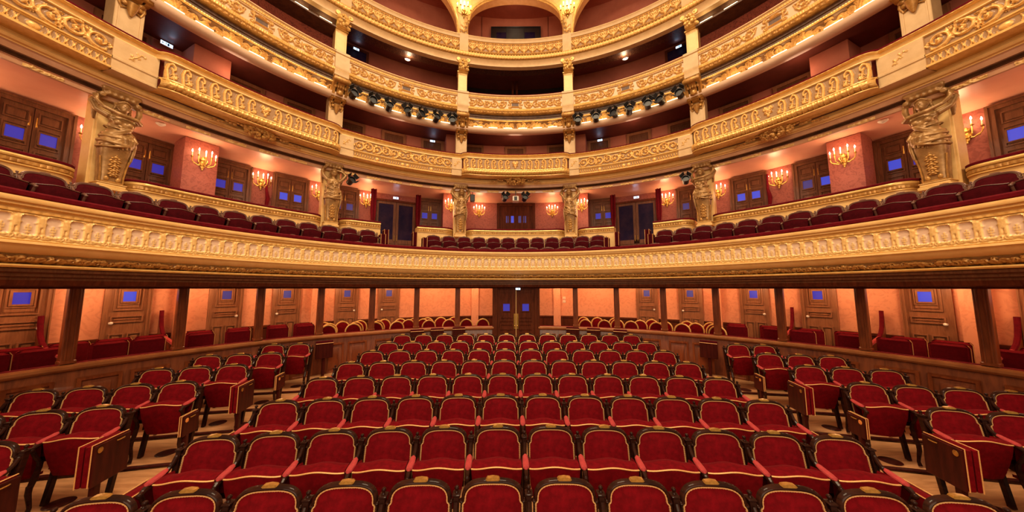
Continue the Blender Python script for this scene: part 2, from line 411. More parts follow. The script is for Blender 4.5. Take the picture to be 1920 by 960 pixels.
for r, (y0, sag) in enumerate(ROWS):
    for i in range(12):
        x = (i - 5.5) * .546; y = y0 - sag * (x / 3) ** 2
        rz = math.atan(2 * sag * x / 9.0) * -1
        side = 'left' if i < 6 else 'right'; k = 5 - i if i < 6 else i - 6
        lab = 'red velvet armchair, %s of centre block, %s seat %s of middle' % (row_name[r], ORD(k), side)
        (chB if i == 0 else chA)((x, y, floor_z(y) - .0), rz, lab, 'armchairs of the centre stalls, ' + row_name[r])
SIDE = [('front', 3.10, 3, .125), ('second', 3.92, 4, .125), ('third', 4.80, 4, .115), ('fourth', 5.68, 3, .115), ('fifth', 6.53, 3, .10), ('rearmost', 7.40, 2, .09)]
for sd, nm in ((-1, 'left'), (1, 'right')):
    for (rn, y0, n, sl) in SIDE:
        yb = y0 - (.06 if sd > 0 else 0)
        for k in range(n):
            x = sd * (4.99 + .525 * k); y = yb - sl * k
            rz = math.atan(sl / .525) * -sd
            lab = 'red velvet armchair, %s side block, %s row, %s seat from the aisle' % (nm, rn, ORD(k))
            two = (k == 0) if sd > 0 else (k == n - 1)
            (chB if two else chA)((x, y, floor_z(y)), rz, lab, 'armchairs of the %s side block' % nm)

# folding aisle seats (stowed upright): two velvet cushions shut together, wooden underside, post
def make_fold(thin=False):
    root = thing('folding_aisle_chair', '-', 'folding seat', group='folding aisle seats')
    t = .05 if thin else .135; L = .28 if thin else .40; z0, z1 = (.30, .56) if thin else (.29, .70)
    mb = MB(); mb.box(-t * .5, -t * .5 + t * .30, -L, 0, z0, z1, .008); cu = mb.build('cushion', 'velvet', root)
    mb = MB(); mb.box(-t * .5 + t * .38, t * .5 - .022, -L, 0, z0, z1 - .004, .008); mb.build('cushion', 'velvet', root)
    mb = MB()
    for x in (-t * .5 + .004, t * .5 - .024):
        mb.tube([(x, -L - .003, z0), (x, -L - .003, z1), (x, -.0, z1 + .002)], .0055, 6)
    mb.build('piping', 'piping', cu)
    mb = MB(); mb.box(t * .5 - .021, t * .5, -L + .005, 0, z0 - .01, z1 - .012, .004)
    pn = mb.build('wooden_underside', 'wood_red', root)
    mb = MB(); mb.lathe([(.001, -.001), (.026, -.001), (.030, .004), (.016, .008), (.014, .006), (.001, .006)], 16, (t * .5, 0, 0), axis='x')
    mb.xf(lambda x, y, z: (x, y - L + .055, z + z1 - .065)).build('rosette', 'brass' if not thin else 'rosette', pn)
    mb = MB(); mb.tube([(t * .5 + .003, -.17, z1 - .045), (t * .5 + .014, -.15, z1 - .043), (t * .5 + .014, -.10, z1 - .043), (t * .5 + .003, -.08, z1 - .045)], .006, 6); mb.build('handle', 'brass', pn)
    mb = MB(); mb.box(-.02, .03, -L * .78, -L * .60, .0, z0, .005); mb.box(-.02, .035, -L * .8, -.05, .0, .03, .004); mb.build('support_post', 'wood_red', root)
    return root
fsA = Placer(make_fold()); fsB = Placer(make_fold(True))
for sd, nm in ((-1, 'left'), (1, 'right')):
    for i, (rn, y0, n, sl) in enumerate(SIDE):
        y = y0 - (.06 if sd > 0 else 0); thin = i in (2, 4)
        if i == 5: continue
        x = sd * (4.99 - .2725 - (.055 if thin else .10)); rz = math.atan(sl / .525) * -sd
        (fsB if thin else fsA)((x, y - .09 + (.03 if thin else 0), floor_z(y)), rz, ('narrow stowed folding seat with orange rosette' if thin else 'thick stowed folding seat with brass rosette') + ', aisle end of %s side block, %s row' % (nm, rn), 'folding aisle seats of the side blocks', scale=(-sd, 1, 1))
    for r in (1, 2, 3, 4):
        y0, sag = ROWS[r]; x = sd * (3.003 + .2725 + .10); y = y0 - sag * (x / 3) ** 2
        fsA((x, y - .12, floor_z(y) - .06), math.atan(2 * sag * x / 9) * -1, 'stowed velvet folding seat, %s end of centre block, %s' % (nm, row_name[r]), 'folding seats at the ends of the centre rows', scale=(sd, 1, 1))

# ------------------------------------------------------------------ stalls floor, vents, rails
mb = MB()
ys = np.linspace(-2.5, 10.6, 30)
G = np.array([[(x, y, floor_z(y)) for x in np.linspace(-9.5, 9.5, 24)] for y in ys]); mb.grid(G)
tag(mb.build('floor', 'floor', smooth=False), 'raked oak board floor of the stalls', 'floor', kind='structure')
mbp = [('left', -4.98, 4.68), ('left', -5.10, 5.58), ('left', -5.05, 6.45), ('left', -4.98, 7.35), ('left', -5.08, 3.70), ('right', 4.96, 4.49), ('right', 5.10, 5.41), ('right', 4.95, 6.30), ('right', 4.95, 7.12), ('right', 5.0, 3.60)]
mb = MB(); mb.lathe([(.001, .004), (.10, .004), (.112, .002), (.118, 0)], 28); vroot = mb.build('floor_vent', 'wood_red'); tag(vroot, '-', 'floor vent'); vp = Placer(vroot)
cnt = {'left': 0, 'right': 0}
for nm, x, y in sorted(mbp, key=lambda t: t[2]):
    cnt[nm] += 1
    vp((x, y, floor_z(y) + .003), 0, 'dark round floor vent by the %s aisle, %s from the stage' % (nm, ORD(cnt[nm] - 1)), 'round floor vents')
for sd, nm in ((-1, 'left'), (1, 'right')):
    for i, (rn, y0, n, sl) in enumerate(SIDE):
        mb = MB(); y = y0 - (.06 if sd > 0 else 0)
        xa, xb = 4.58, 5.0 + .525 * n
        mb.box(0, xb - xa, -.03, .03, 0, .022, .004)
        o = mb.build('floor_rail', 'wood_red'); tag(o, 'dark red fixing rail on the floor under the %s side block, %s row' % (nm, rn), 'rail', 'fixing rails under the side blocks')
        o.location = (sd * xa, y - .42, floor_z(y - .42) + .012); o.rotation_euler = (0, math.radians(0), math.atan(sl / .525) * -sd if sd > 0 else PI - math.atan(sl / .525) * sd)
for sd, nm in ((-1, 'left'), (1, 'right')):
    mb = MB(); ysx = np.linspace(7.0, 8.45, 8)
    mb.grid(np.array([[(sd * x, y, floor_z(y) + .006) for x in (3.35, 3.8, 4.35)] for y in ysx]))
    tag(mb.build('carpet', 'carpet'), 'red carpet at the back of the %s aisle' % nm, 'carpet')

# ================================================================== GROUND-FLOOR BOXES
RP = 7.46
POSTS = [-99, -89.5, -80, -70.8, -61.1, -51.5, -42.1, -32.6, -23.3, -14.0, 14.2, 23.5, 33.1, 42.6, 52.2, 61.8, 72.0, 81, 90, 99]
for a0, a1, nm in ((-104, -5.4, 'left'), (5.4, 104, 'right')):
    t = thing('box_parapet', 'curved mahogany parapet of the ground-floor boxes, %s of the centre doors' % nm, 'parapet')
    mb = MB(); ring(mb, [(.06, 1.13), (.04, 1.10), (.03, -.1), (.10, -.1)], a0, a1, RP, C0)
    body = mb.build('panelling', 'wood_panel', t)
    mb = MB(); ring(mb, [(.02, 1.10), (-.03, 1.12), (-.055, 1.15), (-.055, 1.185), (-.03, 1.21), (.16, 1.21), (.16, 1.15)], a0, a1, RP, C0); mb.build('hand_rail', 'wood_rail', t)
    mb = MB(); ring(mb, [(.05, 1.208), (.06, 1.218), (.10, 1.222), (.17, 1.215), (.18, 1.20)], a0, a1, RP, C0); mb.build('velvet_top', 'rail_velvet', t)
    cuts = sorted(set([a0, a1] + [p for p in POSTS if min(a0, a1) < p < max(a0, a1)])); k = 0
    for p, q in zip(cuts[:-1], cuts[1:]):
        m = (p + q) / 2
        for (u, v) in ((p + .8, m - .35), (m + .35, q - .8)):
            if v - u < 1.5: continue
            mb = MB()
            for zz0, zz1 in ((.20, .98),):
                ring(mb, [(.03, zz0), (.0, zz0 + .02), (.0, zz0 + .05), (.028, zz0 + .07)], u, v, RP, C0)
                ring(mb, [(.03, zz1), (.0, zz1 - .02), (.0, zz1 - .05), (.028, zz1 - .07)], u, v, RP, C0)
                for e, s_ in ((u, 1), (v, -1)):
                    ring(mb, [(.0, zz0 + .02), (.0, zz1 - .02)], e, e + s_ * .35, RP, C0, step=.35)
                ring(mb, [(.028, zz0 + .12), (.012, zz0 + .15), (.012, zz1 - .15), (.028, zz1 - .12)], u + .9, v - .9, RP, C0)
            mb.build('panel', 'wood_panel', body)
def make_post():
    mb = MB(); mb.box(-.075, .075, -.02, .10, 1.215, 2.62, .01)
    for x in (-.045, .025): mb.box(x, x + .02, -.032, -.02, 1.26, 2.45, .003)
    mb.box(-.085, .085, -.035, .11, 1.215, 1.27, .008); mb.box(-.085, .085, -.035, .11, 2.40, 2.46, .008)
    o = mb.build('wooden_post', 'wood_panel'); tag(o, '-', 'post'); return o
pp = Placer(make_post())
nl = nr = 0
for a in sorted(POSTS, key=abs):
    nm = 'left' if a < 0 else 'right'
    if a < 0: nl += 1; k = nl
    else: nr += 1; k = nr
    x, y, z = pol(a, RP + .05, 0, C0)
    pp((x, y, 0), R_(-a), 'mahogany post between ground-floor boxes, %s %s of the centre doors' % (ORD(k - 1), nm), 'posts of the ground-floor boxes')
# box floor, ceiling, wall
RW = 9.0
mb = MB(); ring(mb, [(.05, .36), (1.6, .36)], -104, 104, RP, C0, 2); tag(mb.build('floor', 'carpet'), 'floor of the ground-floor boxes', 'floor', kind='structure')
mb = MB(); ring(mb, [(.10, 2.68), (1.65, 2.68)], -104, 104, RP, C0, 2); tag(mb.build('ceiling', 'wall_salmon'), 'ceiling of the ground-floor boxes', 'ceiling', kind='structure')
mb = MB(); ring(mb, [(0, 1.38), (0, 2.75)], -104, 104, RW, C0, 1); wl = mb.build('wall_back', 'wall_salmon'); tag(wl, 'salmon damask wall behind the ground-floor boxes', 'wall', kind='structure')
mb = MB(); ring(mb, [(.0, .3), (-.01, .3), (-.01, 1.33), (-.035, 1.35), (-.035, 1.40), (0, 1.41)], -104, 104, RW, C0, 1); tag(mb.build('trim_1', 'wood_dark'), 'dark wainscot along the wall of the ground-floor boxes', 'wainscot', kind='structure')
# shallow wall returns (piers) seen in the boxes
for k, (a, w) in enumerate(((-41.0, .30), (-78.5, .35), (41.2, .22), (68.9, .30), (-9.4, .25), (9.6, .25), (-58.8, .22))):
    mb = MB(); mb.box(-w / 2, w / 2, -.16, .05, .36, 2.72)
    o = mb.build('wall_pier', 'wall_salmon'); x, y, z = pol(a, RW, 0, C0); o.location = (x, y, 0); o.rotation_euler = (0, 0, R_(-a))
    tag(o, 'shallow salmon pier on the box wall, %s the centre doors, %s' % (('left of' if a < 0 else 'right of'), ('beside them', 'mid way round', 'towards the stage')[0 if abs(a) < 20 else (1 if abs(a) < 50 else 2)]), 'wall', kind='structure')
# panelled box doors
def make_box_door(pane, hside):
    W, H = .53, 2.14
    root = thing('door_1', '-', 'door', kind='structure')
    mb = MB(); mb.box(-W / 2 - .055, -W / 2, -.06, .02, 0, H + .06); mb.box(W / 2, W / 2 + .055, -.06, .02, 0, H + .06); mb.box(-W / 2, W / 2, -.06, .02, H, H + .06)
    mb.box(-W / 2 - .062, -W / 2 - .045, -.075, -.05, 0, H + .07); mb.box(W / 2 + .045, W / 2 + .062, -.075, -.05, 0, H + .07)
    mb.build('door_frame', 'wood_door', root)
    mb = MB(); mb.box(-W / 2, W / 2, -.03, .01, 0, H)
    for (x0, x1, z0, z1) in ((-.22, -.02, .12, 1.12), (.02, .22, .12, 1.12), (-.22, .22, 1.34, 1.47), (-.20, .20, 1.58, 2.10)):
        mb.frame(x0, x1, z0, z1, .020, -.060, -.028); mb.box(x0 + .045, x1 - .045, -.046, -.028, z0 + .045, z1 - .045, .012)
    mb.frame(-.150, .150, 1.70, 2.03, .022, -.066, -.028); mb.frame(-.118, .118, 1.735, 1.995, .03, -.078, -.028)
    leaf = mb.build('door_leaf', 'wood_door', root)
    mb = MB(); mb.box(-.092, .092, -.056, -.046, 1.765, 1.965); mb.build('window_pane', pane, leaf)
    mb = MB(); x = hside * (W / 2 - .055)
    mb.ell((x, -.085, 1.34), (.03, .022, .03), 12, 8); mb.lathe([(.012, -.075), (.012, -.03)], 8, (x, 0, 1.34), axis='y'); mb.lathe([(.026, -.036), (.026, -.028)], 12, (x, 0, 1.34), axis='y')
    mb.build('knob', 'white', leaf)
    return root
protos = {}
BD = [(-80.5, 1, 'blue'), (-71.7, 1, 'blue'), (-63.8, -1, 'blue_pale'), (-53.8, 1, 'blue_dim'), (-45.7, -1, 'blue_dim'), (-35.9, 1, 'blue_dim'), (-28.0, -1, 'blue_dim'), (28.8, 1, 'blue_dim'), (36.8, -1, 'blue_dim'), (46.8, 1, 'blue'), (55.0, -1, 'blue'), (65.3, 1, 'blue_pale'), (73.8, -1, 'blue'), (82, 1, 'blue')]
kl = {'left': 0, 'right': 0}
for a, hs, pn in sorted(BD, key=lambda t: abs(t[0])):
    nm = 'left' if a < 0 else 'right'; kl[nm] += 1
    if (pn, hs) not in protos: protos[(pn, hs)] = Placer(make_box_door(pn, hs))
    x, y, z = pol(a, RW - .01, .36, C0)
    pane_txt = {'blue': 'bright blue', 'blue_pale': 'pale blue', 'blue_dim': 'dim violet'}[pn]
    o = protos[(pn, hs)]((x, y, .36), R_(-a), 'walnut ground-floor box door with %s pane, %s to the %s of the middle' % (pane_txt, ORD(kl[nm] - 1), nm), 'doors of the ground-floor boxes')
# centre double doors in the parapet line
t = thing('door_2', 'dark double entrance doors at the back centre of the stalls, two blue panes', 'door', (0.0, 10.06, .30), 0, kind='structure')
mb = MB()
for s_ in (-1, 1): mb.box(*sorted((s_ * .58, s_ * .74)), -.08, .10, -.3, 2.35); mb.box(*sorted((s_ * .60, s_ * .64)), -.10, -.08, -.3, 2.2)
mb.box(-.74, .74, -.08, .10, 2.12, 2.35); mb.build('door_frame', 'wood_dark', t)
for s_ in (-1, 1):
    mb = MB(); mb.box(*sorted((s_ * .006, s_ * .58)), -.02, .03, -.3, 2.12)
    for z0, z1 in ((-.2, .72), (.80, .98), (1.06, 1.20), (1.95, 2.08)):
        xa, xb = sorted((s_ * .09, s_ * .50)); mb.frame(xa, xb, z0, z1, .03, -.04, -.018)
    lf = mb.build('door_leaf', 'wood_dark', t)
    mb = MB(); xa, xb = sorted((s_ * .20, s_ * .405)); mb.box(xa, xb, -.03, -.018, 1.38, 1.60); mb.build('window_pane', 'blue', lf)
    mb = MB(); mb.frame(xa - .025, xb + .025, 1.355, 1.625, .025, -.04, -.018); mb.build('pane_frame', 'wood_dark', lf)
    mb = MB(); xa, xb = sorted((s_ * .015, s_ * .075)); mb.box(xa, xb, -.035, -.018, .82, 1.30, .006); mb.lathe([(.012, 0), (.024, -.02), (.001, -.03)], 10, (s_ * .04, -.04, .92), axis='y'); mb.build('push_plate', 'brass', lf)
mb = MB(); mb.box(-.008, .008, -.036, -.02, -.3, 2.12); mb.build('closing_strip', 'gold_pale', t)
# red velvet seat backs and gilt round-back chairs in the boxes
def make_box_seat():
    root = thing('crimson_box_chair', '-', 'seat')
    mb = MB(); mb.box(-.23, .23, -.035, .035, .50, 1.07, .034); b = mb.build('backrest', 'velvet_box', root)
    mb = MB(); mb.tube([(.226, -.018, .52), (.228, -.018, 1.02), (.20, -.018, 1.066)], .005, 6); mb.build('piping', 'piping', b)
    mb = MB(); mb.box(-.23, .23, -.44, -.03, .40, .50, .025); mb.build('seat', 'velvet_box', root)
    mb = MB(); mb.box(-.20, .20, -.40, .03, .30, .40); mb.build('seat_frame', 'wood_dark', root)
    for sx in (-.19, .19):
        for sy in (-.38, .0):
            mb = MB(); mb.tube([(sx, sy, .32), (sx, sy, 0)], [.022, .016], 8); mb.build('leg', 'wood_dark', root)
    return root
bs = Placer(make_box_seat())
seats = [(-71.5, 0), (-74.9, 0), (-71.9, 1), (-66.4, 0), (-65.2, 1), (-63.0, 0), (-61.9, 1), (-68.6, 1), (-57.7, 0), (-57.0, 1), (-53.2, 0), (-52.4, 1), (-47.8, 0), (-47.2, 1), (-43.7, 0), (-43.3, 1),
         (45.0, 0), (44.4, 1), (50.2, 0), (49.2, 1), (53.9, 0), (54.3, 1), (59.4, 0), (58.4, 1), (63.5, 0), (64.0, 1), (68.0, 0), (67.4, 1), (72.7, 0), (73.4, 1)]
kl = {}
for a, r in sorted(seats, key=lambda t: abs(t[0])):
    nm = 'left' if a < 0 else 'right'; key = (nm, r); kl[key] = kl.get(key, 0) + 1
    x, y, z = pol(a, (8.10, 8.60)[r], 0, C0)
    bs((x, y, .36), R_(-a), 'low crimson seat, %s row of the ground-floor boxes at %s, %s from the centre' % (('front', 'back')[r], nm, ORD(kl[key] - 1)), 'crimson seats in the ground-floor boxes')
def make_gilt_chair():
    root = thing('gilt_chair', '-', 'chair')
    def oval(k, n=22): return [(k * .185 * math.cos(t) * (1 if math.sin(t) < 0 else 1), .80 + k * .20 * math.sin(t) * (1.0 if math.sin(t) > 0 else 1.1)) for t in np.linspace(-.28 * PI, 1.28 * PI, n)]
    mb = MB(); rings = []
    for s_ in (1, .8, .5, .2): rings.append([(x, -.012 - .03 * (1 - s_ * s_), .80 + (z - .80) * 1) for x, z in oval(s_ * .98)])
    mb.loft(rings); b = mb.build('backrest', 'velvet', root)
    mb = MB(); mb.tube([(x, 0, z) for x, z in oval(1.08)] , .021, 8); mb.ell((0, -.005, 1.02), (.045, .018, .022), 10, 6)
    mb.build('back_frame', 'gold', root)
    mb = MB(); mb.box(-.21, .21, -.42, .0, .42, .49, .03); mb.build('seat', 'velvet', root)
    mb = MB(); mb.box(-.20, .20, -.41, .01, .37, .425, .01); mb.tube([(-.13, 0, .42), (-.12, 0, .64)], .016, 8); mb.tube([(.13, 0, .42), (.12, 0, .64)], .016, 8); mb.build('seat_frame', 'gold', root)
    for sx in (-.18, .18):
        for sy in (-.38, -.02):
            mb = MB(); mb.tube([(sx, sy, .40), (sx, sy, 0)], [.022, .013], 8); mb.build('leg', 'gold', root)
    return root
gc = Placer(make_gilt_chair())
gilt = [(-39.9, 0), (-39.2, 1), (-39.6, 2), (-36.5, 2), (-35.4, 0), (-34.5, 1), (-33.4, 2), (-31.2, 0), (-30.4, 1), (-28.8, 2), (-26.9, 0), (-25.6, 2), (-24.2, 1), (-22.7, 2), (-21.1, 1), (-20.1, 0), (-19.9, 2), (-17.0, 2), (-15.6, 0), (-14.1, 2), (-11.6, 0), (-7.8, 0),
        (16.2, 0), (15.5, 2), (18.5, 2), (20.4, 0), (22.2, 2), (22.9, 1), (26.0, 0), (27.6, 1), (29.6, 2), (31.1, 0), (32.4, 1), (35.9, 0), (36.0, 2), (37.9, 1), (40.0, 2), (41.0, 1), (41.9, 0)]
kl = {}
for a, r in sorted(gilt, key=lambda t: abs(t[0])):
    nm = 'left' if a < 0 else 'right'; key = (nm, r); kl[key] = kl.get(key, 0) + 1
    x, y, z = pol(a, (8.06, 8.48, 8.90)[r], 0, C0)
    gc((x, y, .36), R_(-a) + random.uniform(-.12, .12), 'gilt round-backed red chair, %s rank of the boxes at %s, %s from the centre' % (('front', 'middle', 'back')[r], nm, ORD(kl[key] - 1)), 'gilt chairs in the ground-floor boxes')
# padded partitions between the side boxes
def make_partition():
    root = thing('box_partition', '-', 'partition')
    mb = MB(); mb.add([(-.02, .02, 0), (-.02, 1.45, 0), (-.02, 1.45, 1.45), (-.02, 1.30, 1.18), (-.02, 1.05, .98), (-.02, .02, .84), (.02, .02, 0), (.02, 1.45, 0), (.02, 1.45, 1.45), (.02, 1.30, 1.18), (.02, 1.05, .98), (.02, .02, .84)],
           [(0, 1, 2, 3, 4, 5), (11, 10, 9, 8, 7, 6)] + [(i, i + 6, (i + 1) % 6 + 6, (i + 1) % 6) for i in range(6)])
    mb.build('panel', 'wood_panel', root)
    mb = MB(); mb.tube([(0, .02, .86), (0, .5, .92), (0, 1.02, 1.0)], .035, 8); mb.build('padded_rail', 'velvet_pad', root)
    mb = MB(); mb.tube([(0, 1.02, 1.0), (0, 1.20, 1.10), (0, 1.30, 1.22), (0, 1.36, 1.40), (0, 1.38, 1.55)], .036, 8); mb.build('padded_upright', 'rail_velvet', root)
    return root
pt = Placer(make_partition()); kl = {'left': 0, 'right': 0}
for a in (-89.5, -80, -70.3, -60.7, 51.8, 61.4, 71.5, 80.5):
    nm = 'left' if a < 0 else 'right'; kl[nm] += 1
    x, y, z = pol(a, RP + .08, 0, C0)
    pt((x, y, .36), R_(-a), 'padded red partition between ground-floor boxes at %s, %s' % (nm, (['nearest the stage', 'second from the stage', 'third from the stage', 'fourth from the stage'] if a < 0 else ['fourth from the stage', 'third from the stage', 'second from the stage', 'nearest the stage'])[kl[nm] - 1]), 'padded box partitions')
# folding wall seats against the parapet
def make_wallseat():
    root = thing('folding_wall_chair', '-', 'folding seat')
    mb = MB(); mb.box(-.19, .19, -.07, -.02, .50, .86, .015); c = mb.build('cushion', 'velvet_in_shade', root)
    mb = MB(); mb.box(-.19, .19, -.10, -.068, .44, .80, .006); mb.build('wooden_underside', 'wood_red', root)
    mb = MB(); mb.tube([(-.19, -.105, .805), (.19, -.105, .805)], .007, 6); mb.build('piping', 'piping', c)
    mb = MB(); mb.box(-.03, .03, -.06, .0, .0, .55, .005); mb.build('support_post', 'wood_red', root)
    return root
ws = Placer(make_wallseat()); kl = {'left': 0, 'right': 0}
for a in (-13.7, -18.7, -23.2, -41.5, 13.5, 18.3, 24.2, 41.3):
    nm = 'left' if a < 0 else 'right'; kl[nm] += 1
    x, y, z = pol(a, 7.40, 0, C0); 
    if abs(a) > 40: x, y, z = pol(a, 7.30, 0, C0)
    ws((x, y, floor_z(y) + (.06 if abs(a) < 40 else 0)), R_(-a), 'small stowed folding seat against the parapet at %s, %s from the doors' % (nm, ORD(kl[nm] - 1)), 'folding seats along the box parapet')
# light switches
t = thing('light_switch', 'two white light switches on the salmon wall right of the centre doors', 'light switch', pol(11.2, RW - .005, 1.92, C0), R_(-11.2))
for z in (.0, .12):
    mb = MB(); mb.box(-.05, .05, -.015, 0, z - .045, z + .045, .004); p_ = mb.build('switch_plate', 'white', t)
    mb = MB(); mb.box(-.018, .018, -.024, -.015, z - .025, z + .02, .003); mb.build('rocker', 'gold_pale', p_)

# ================================================================== FIRST TIER
AM = 103
t1 = thing('gilded_balcony', 'lowest gilded balcony front with arched panels and crimson velvet rail', 'balcony')
R1 = 6.0
mb = MB(); ring(mb, [(.0, 3.49), (-.03, 3.51), (-.035, 3.55), (.0, 3.575), (.14, 3.59), (.24, 3.57), (.26, 3.50)], -AM, AM, R1); mb.build('velvet_rail', 'rail_velvet', t1)
mb = MB(); ring(mb, [(.0, 3.495), (-.055, 3.485), (-.065, 3.45), (-.055, 3.425), (-.02, 3.42), (-.02, 3.405), (-.035, 3.40), (-.035, 3.385), (.0, 3.38), (.02, 3.36), (.01, 3.345)], -AM, AM, R1); top1 = mb.build('top_moulding', 'gold_pale', t1)
mb = MB(); ring(mb, [(.012, 3.345), (-.004, 3.34, .012, .09), (-.004, 3.31, .012, .09), (.012, 3.29)], -AM, AM, R1, step=.14); mb.build('fret_band', 'gold', t1)
# arched panel frieze
cw = 2 * AM * R_(1) * R1; ncell = int(round(2 * AM / 1.95)); cell = cw / ncell
c = Cv(cell, .33, .0115)
def smoothbox(U, V, x0, x1, y0, y1, rr, e):
    qx = np.abs(U - (x0 + x1) / 2) - ((x1 - x0) / 2 - rr); qy = np.abs(V - (y0 + y1) / 2) - ((y1 - y0) / 2 - rr)
    return np.hypot(np.maximum(qx, 0), np.maximum(qy, 0)) + np.minimum(np.maximum(qx, qy), 0) - rr
d = smoothbox(c.U, c.V, cell * .13, cell * .87, .062, .324, .05, .01)
c.H = np.where(d > 0, .50, 0.0)
c.H = np.maximum(c.H, .9 * np.sqrt(np.clip(1 - (d / .011) ** 2, 0, 1)))
for x in (cell * .06, cell * .94): c.stroke([(x, .11), (x, .30)], .006, .8)
c.H = np.where((np.abs(c.U - 0) < .004) | (np.abs(c.U - cell) < .004), c.H * .55, c.H)
for sx in (0, cell): c.leaf(sx, .30, -PI / 2, .12, .012, .98)
for k in range(2):
    cx_ = cell * (.0 + k); c.spiral(cx_ + .035, .055, .03, .006, PI / 2, 1.1, .010, 1.0); c.spiral(cx_ - .035, .055, .03, .006, PI / 2, -1.1, .010, 1.0)
c.spiral(cell / 2 - .035, .05, .028, .006, 0, 1.2, .009, .95); c.spiral(cell / 2 + .035, .05, .028, .006, PI, -1.2, .009, .95)
c.stroke([(cell / 2, .07), (cell / 2, .19)], (.006, .004), .5)
for y_, a_ in ((.10, .6), (.13, .5), (.16, .4)):
    for sd in (-1, 1): c.leaf(cell / 2, y_, PI / 2 + sd * (1.0 + a_ * .3), .035, .006, .5)
c.dot(cell / 2, .20, .014, .6)
c.stroke([(0, .012), (cell, .012)], .012, .9); c.stroke([(0, .028), (cell, .028)], .005, .7)
Hc = c.H[:, :-1]; H = np.tile(Hc, (1, ncell)); H = np.c_[H, H[:, :1]]
relief('panel_frieze', H, -AM, AM, 2.965, 3.295, R1 + .012, .028, 'frieze_first', t1)
mb = MB(); ring(mb, [(.01, 2.97), (-.03, 2.955), (-.035, 2.93), (-.005, 2.915), (.01, 2.89), (.05, 2.83), (.12, 2.805), (.12, 2.79)], -AM, AM, R1); mb.build('cove_moulding', 'gold_pale', t1)
relief('leaf_moulding', foliage_strip(cw, .13, .011, 3, .9), -AM, AM, 0, 0, R1, .035, 'frieze_leaf', t1, prof=[(.17, 2.69), (.11, 2.725), (.085, 2.765), (.10, 2.80)])
mb = MB(); ring(mb, [(.17, 2.695), (.10, 2.69), (.085, 2.67), (.10, 2.65), (.17, 2.645)], -AM, AM, R1); mb.build('bead_moulding', 'gold', t1)
mb = MB(); ring(mb, [(.17, 2.65), (.14, 2.64), (.14, 2.60), (.19, 2.58), (.19, 2.545), (.24, 2.53), (.24, 2.50)], -AM, AM, R1); mb.build('wood_cornice', 'wood_loge', t1)
mb = MB(); ring(mb, [(.24, 2.505), (.26, 2.43), (.38, 2.415)], -AM, AM, R1, step=1)
def box_r(a, R):
    cs = math.cos(R_(a)); return -(C1 - C0) * cs + math.sqrt((C1 - C0) ** 2 * (cs * cs - 1) + R * R)
AA = np.linspace(-AM, AM, 140)
mb.grid(np.array([[pol(a, r_(a), z) for a in AA] for r_, z in ((lambda a: R1 + .38, 2.415), (lambda a: box_r(a, RP - .06), 2.415), (lambda a: box_r(a, RP - .06), 2.385), (lambda a: box_r(a, RP + .12), 2.385), (lambda a: box_r(a, RP + .12), 2.69))]))
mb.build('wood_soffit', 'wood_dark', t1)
mb = MB(); ring(mb, [(.26, 3.50), (.26, 2.70), (1.22, 2.70), (1.22, 3.25), (2.55, 3.25), (2.55, 3.86), (4.6, 3.86)], -104, 104, R1, step=1); tag(mb.build('floor', 'carpet'), 'stepped floor of the first tier', 'floor', kind='structure')

# balcony armchairs, two rows
baA = Placer(make_armchair('balcony_armchair', '-', 'theatre seat', 'armchairs of the first tier', 'velvet_in_shade', 'velvet_in_shade', 'frame_in_shade', 'frame_in_shade', 'frame_in_shade', dim=True))
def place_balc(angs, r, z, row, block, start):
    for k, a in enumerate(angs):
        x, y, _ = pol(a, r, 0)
        baA((x, y, z), R_(-a), 'shade-darkened red first-tier armchair, %s row, %s, %s' % (row, block, start % ORD(k)), 'armchairs of the first tier, %s' % row)
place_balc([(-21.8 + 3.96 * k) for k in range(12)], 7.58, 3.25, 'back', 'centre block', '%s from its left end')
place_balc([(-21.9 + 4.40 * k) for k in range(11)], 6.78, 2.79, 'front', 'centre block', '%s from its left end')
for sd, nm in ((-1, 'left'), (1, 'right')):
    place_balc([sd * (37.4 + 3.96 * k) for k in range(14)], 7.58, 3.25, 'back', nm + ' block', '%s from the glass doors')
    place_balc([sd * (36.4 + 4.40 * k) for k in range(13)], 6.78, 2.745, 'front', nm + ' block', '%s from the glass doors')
# upright folding seats at the ends of the balcony rows
def make_balc_fold():
    root = thing('folding_aisle_chair', '-', 'folding seat')
    mb = MB(); mb.box(-.065, .0, -.40, 0, .30, .78, .01); a = mb.build('cushion', 'velvet_in_shade', root)
    mb = MB(); mb.box(.008, .065, -.40, 0, .30, .78, .01); mb.build('cushion', 'velvet_in_shade', root)
    mb = MB(); mb.tube([(-.066, -.402, .30), (-.066, -.402, .78), (-.066, .0, .782)], .007, 6); mb.tube([(.066, -.402, .30), (.066, -.402, .78), (.066, .0, .782)], .007, 6); mb.build('piping', 'piping', a)
    mb = MB(); mb.box(-.03, .03, -.3, -.1, 0, .31, .005); mb.build('support_post', 'wood_dark', root)
    return root
bf = Placer(make_balc_fold())
for a, r, z, l in ((-24.4, 7.5, 3.25, 'left end of the centre block'), (24.3, 7.5, 3.25, 'right end of the centre block'), (-34.6, 7.5, 3.25, 'inner end of the left block'), (34.9, 7.5, 3.25, 'inner end of the right block')):
    x, y, _ = pol(a, r, 0); bf((x, y, z), R_(-a), 'upright dark folding seat on the first tier, ' + l, 'folding seats of the first tier')
for a, l in ((-32.6, 'left side of the left glass doors'), (-25.9, 'right side of the left glass doors'), (26.0, 'left side of the right glass doors'), (33.0, 'right side of the right glass doors')):
    x, y, _ = pol(a, 8.35, 0); bf((x, y, 3.55), R_(-a), 'raised dark folding seat on the first tier, ' + l, 'folding seats by the glass doors')

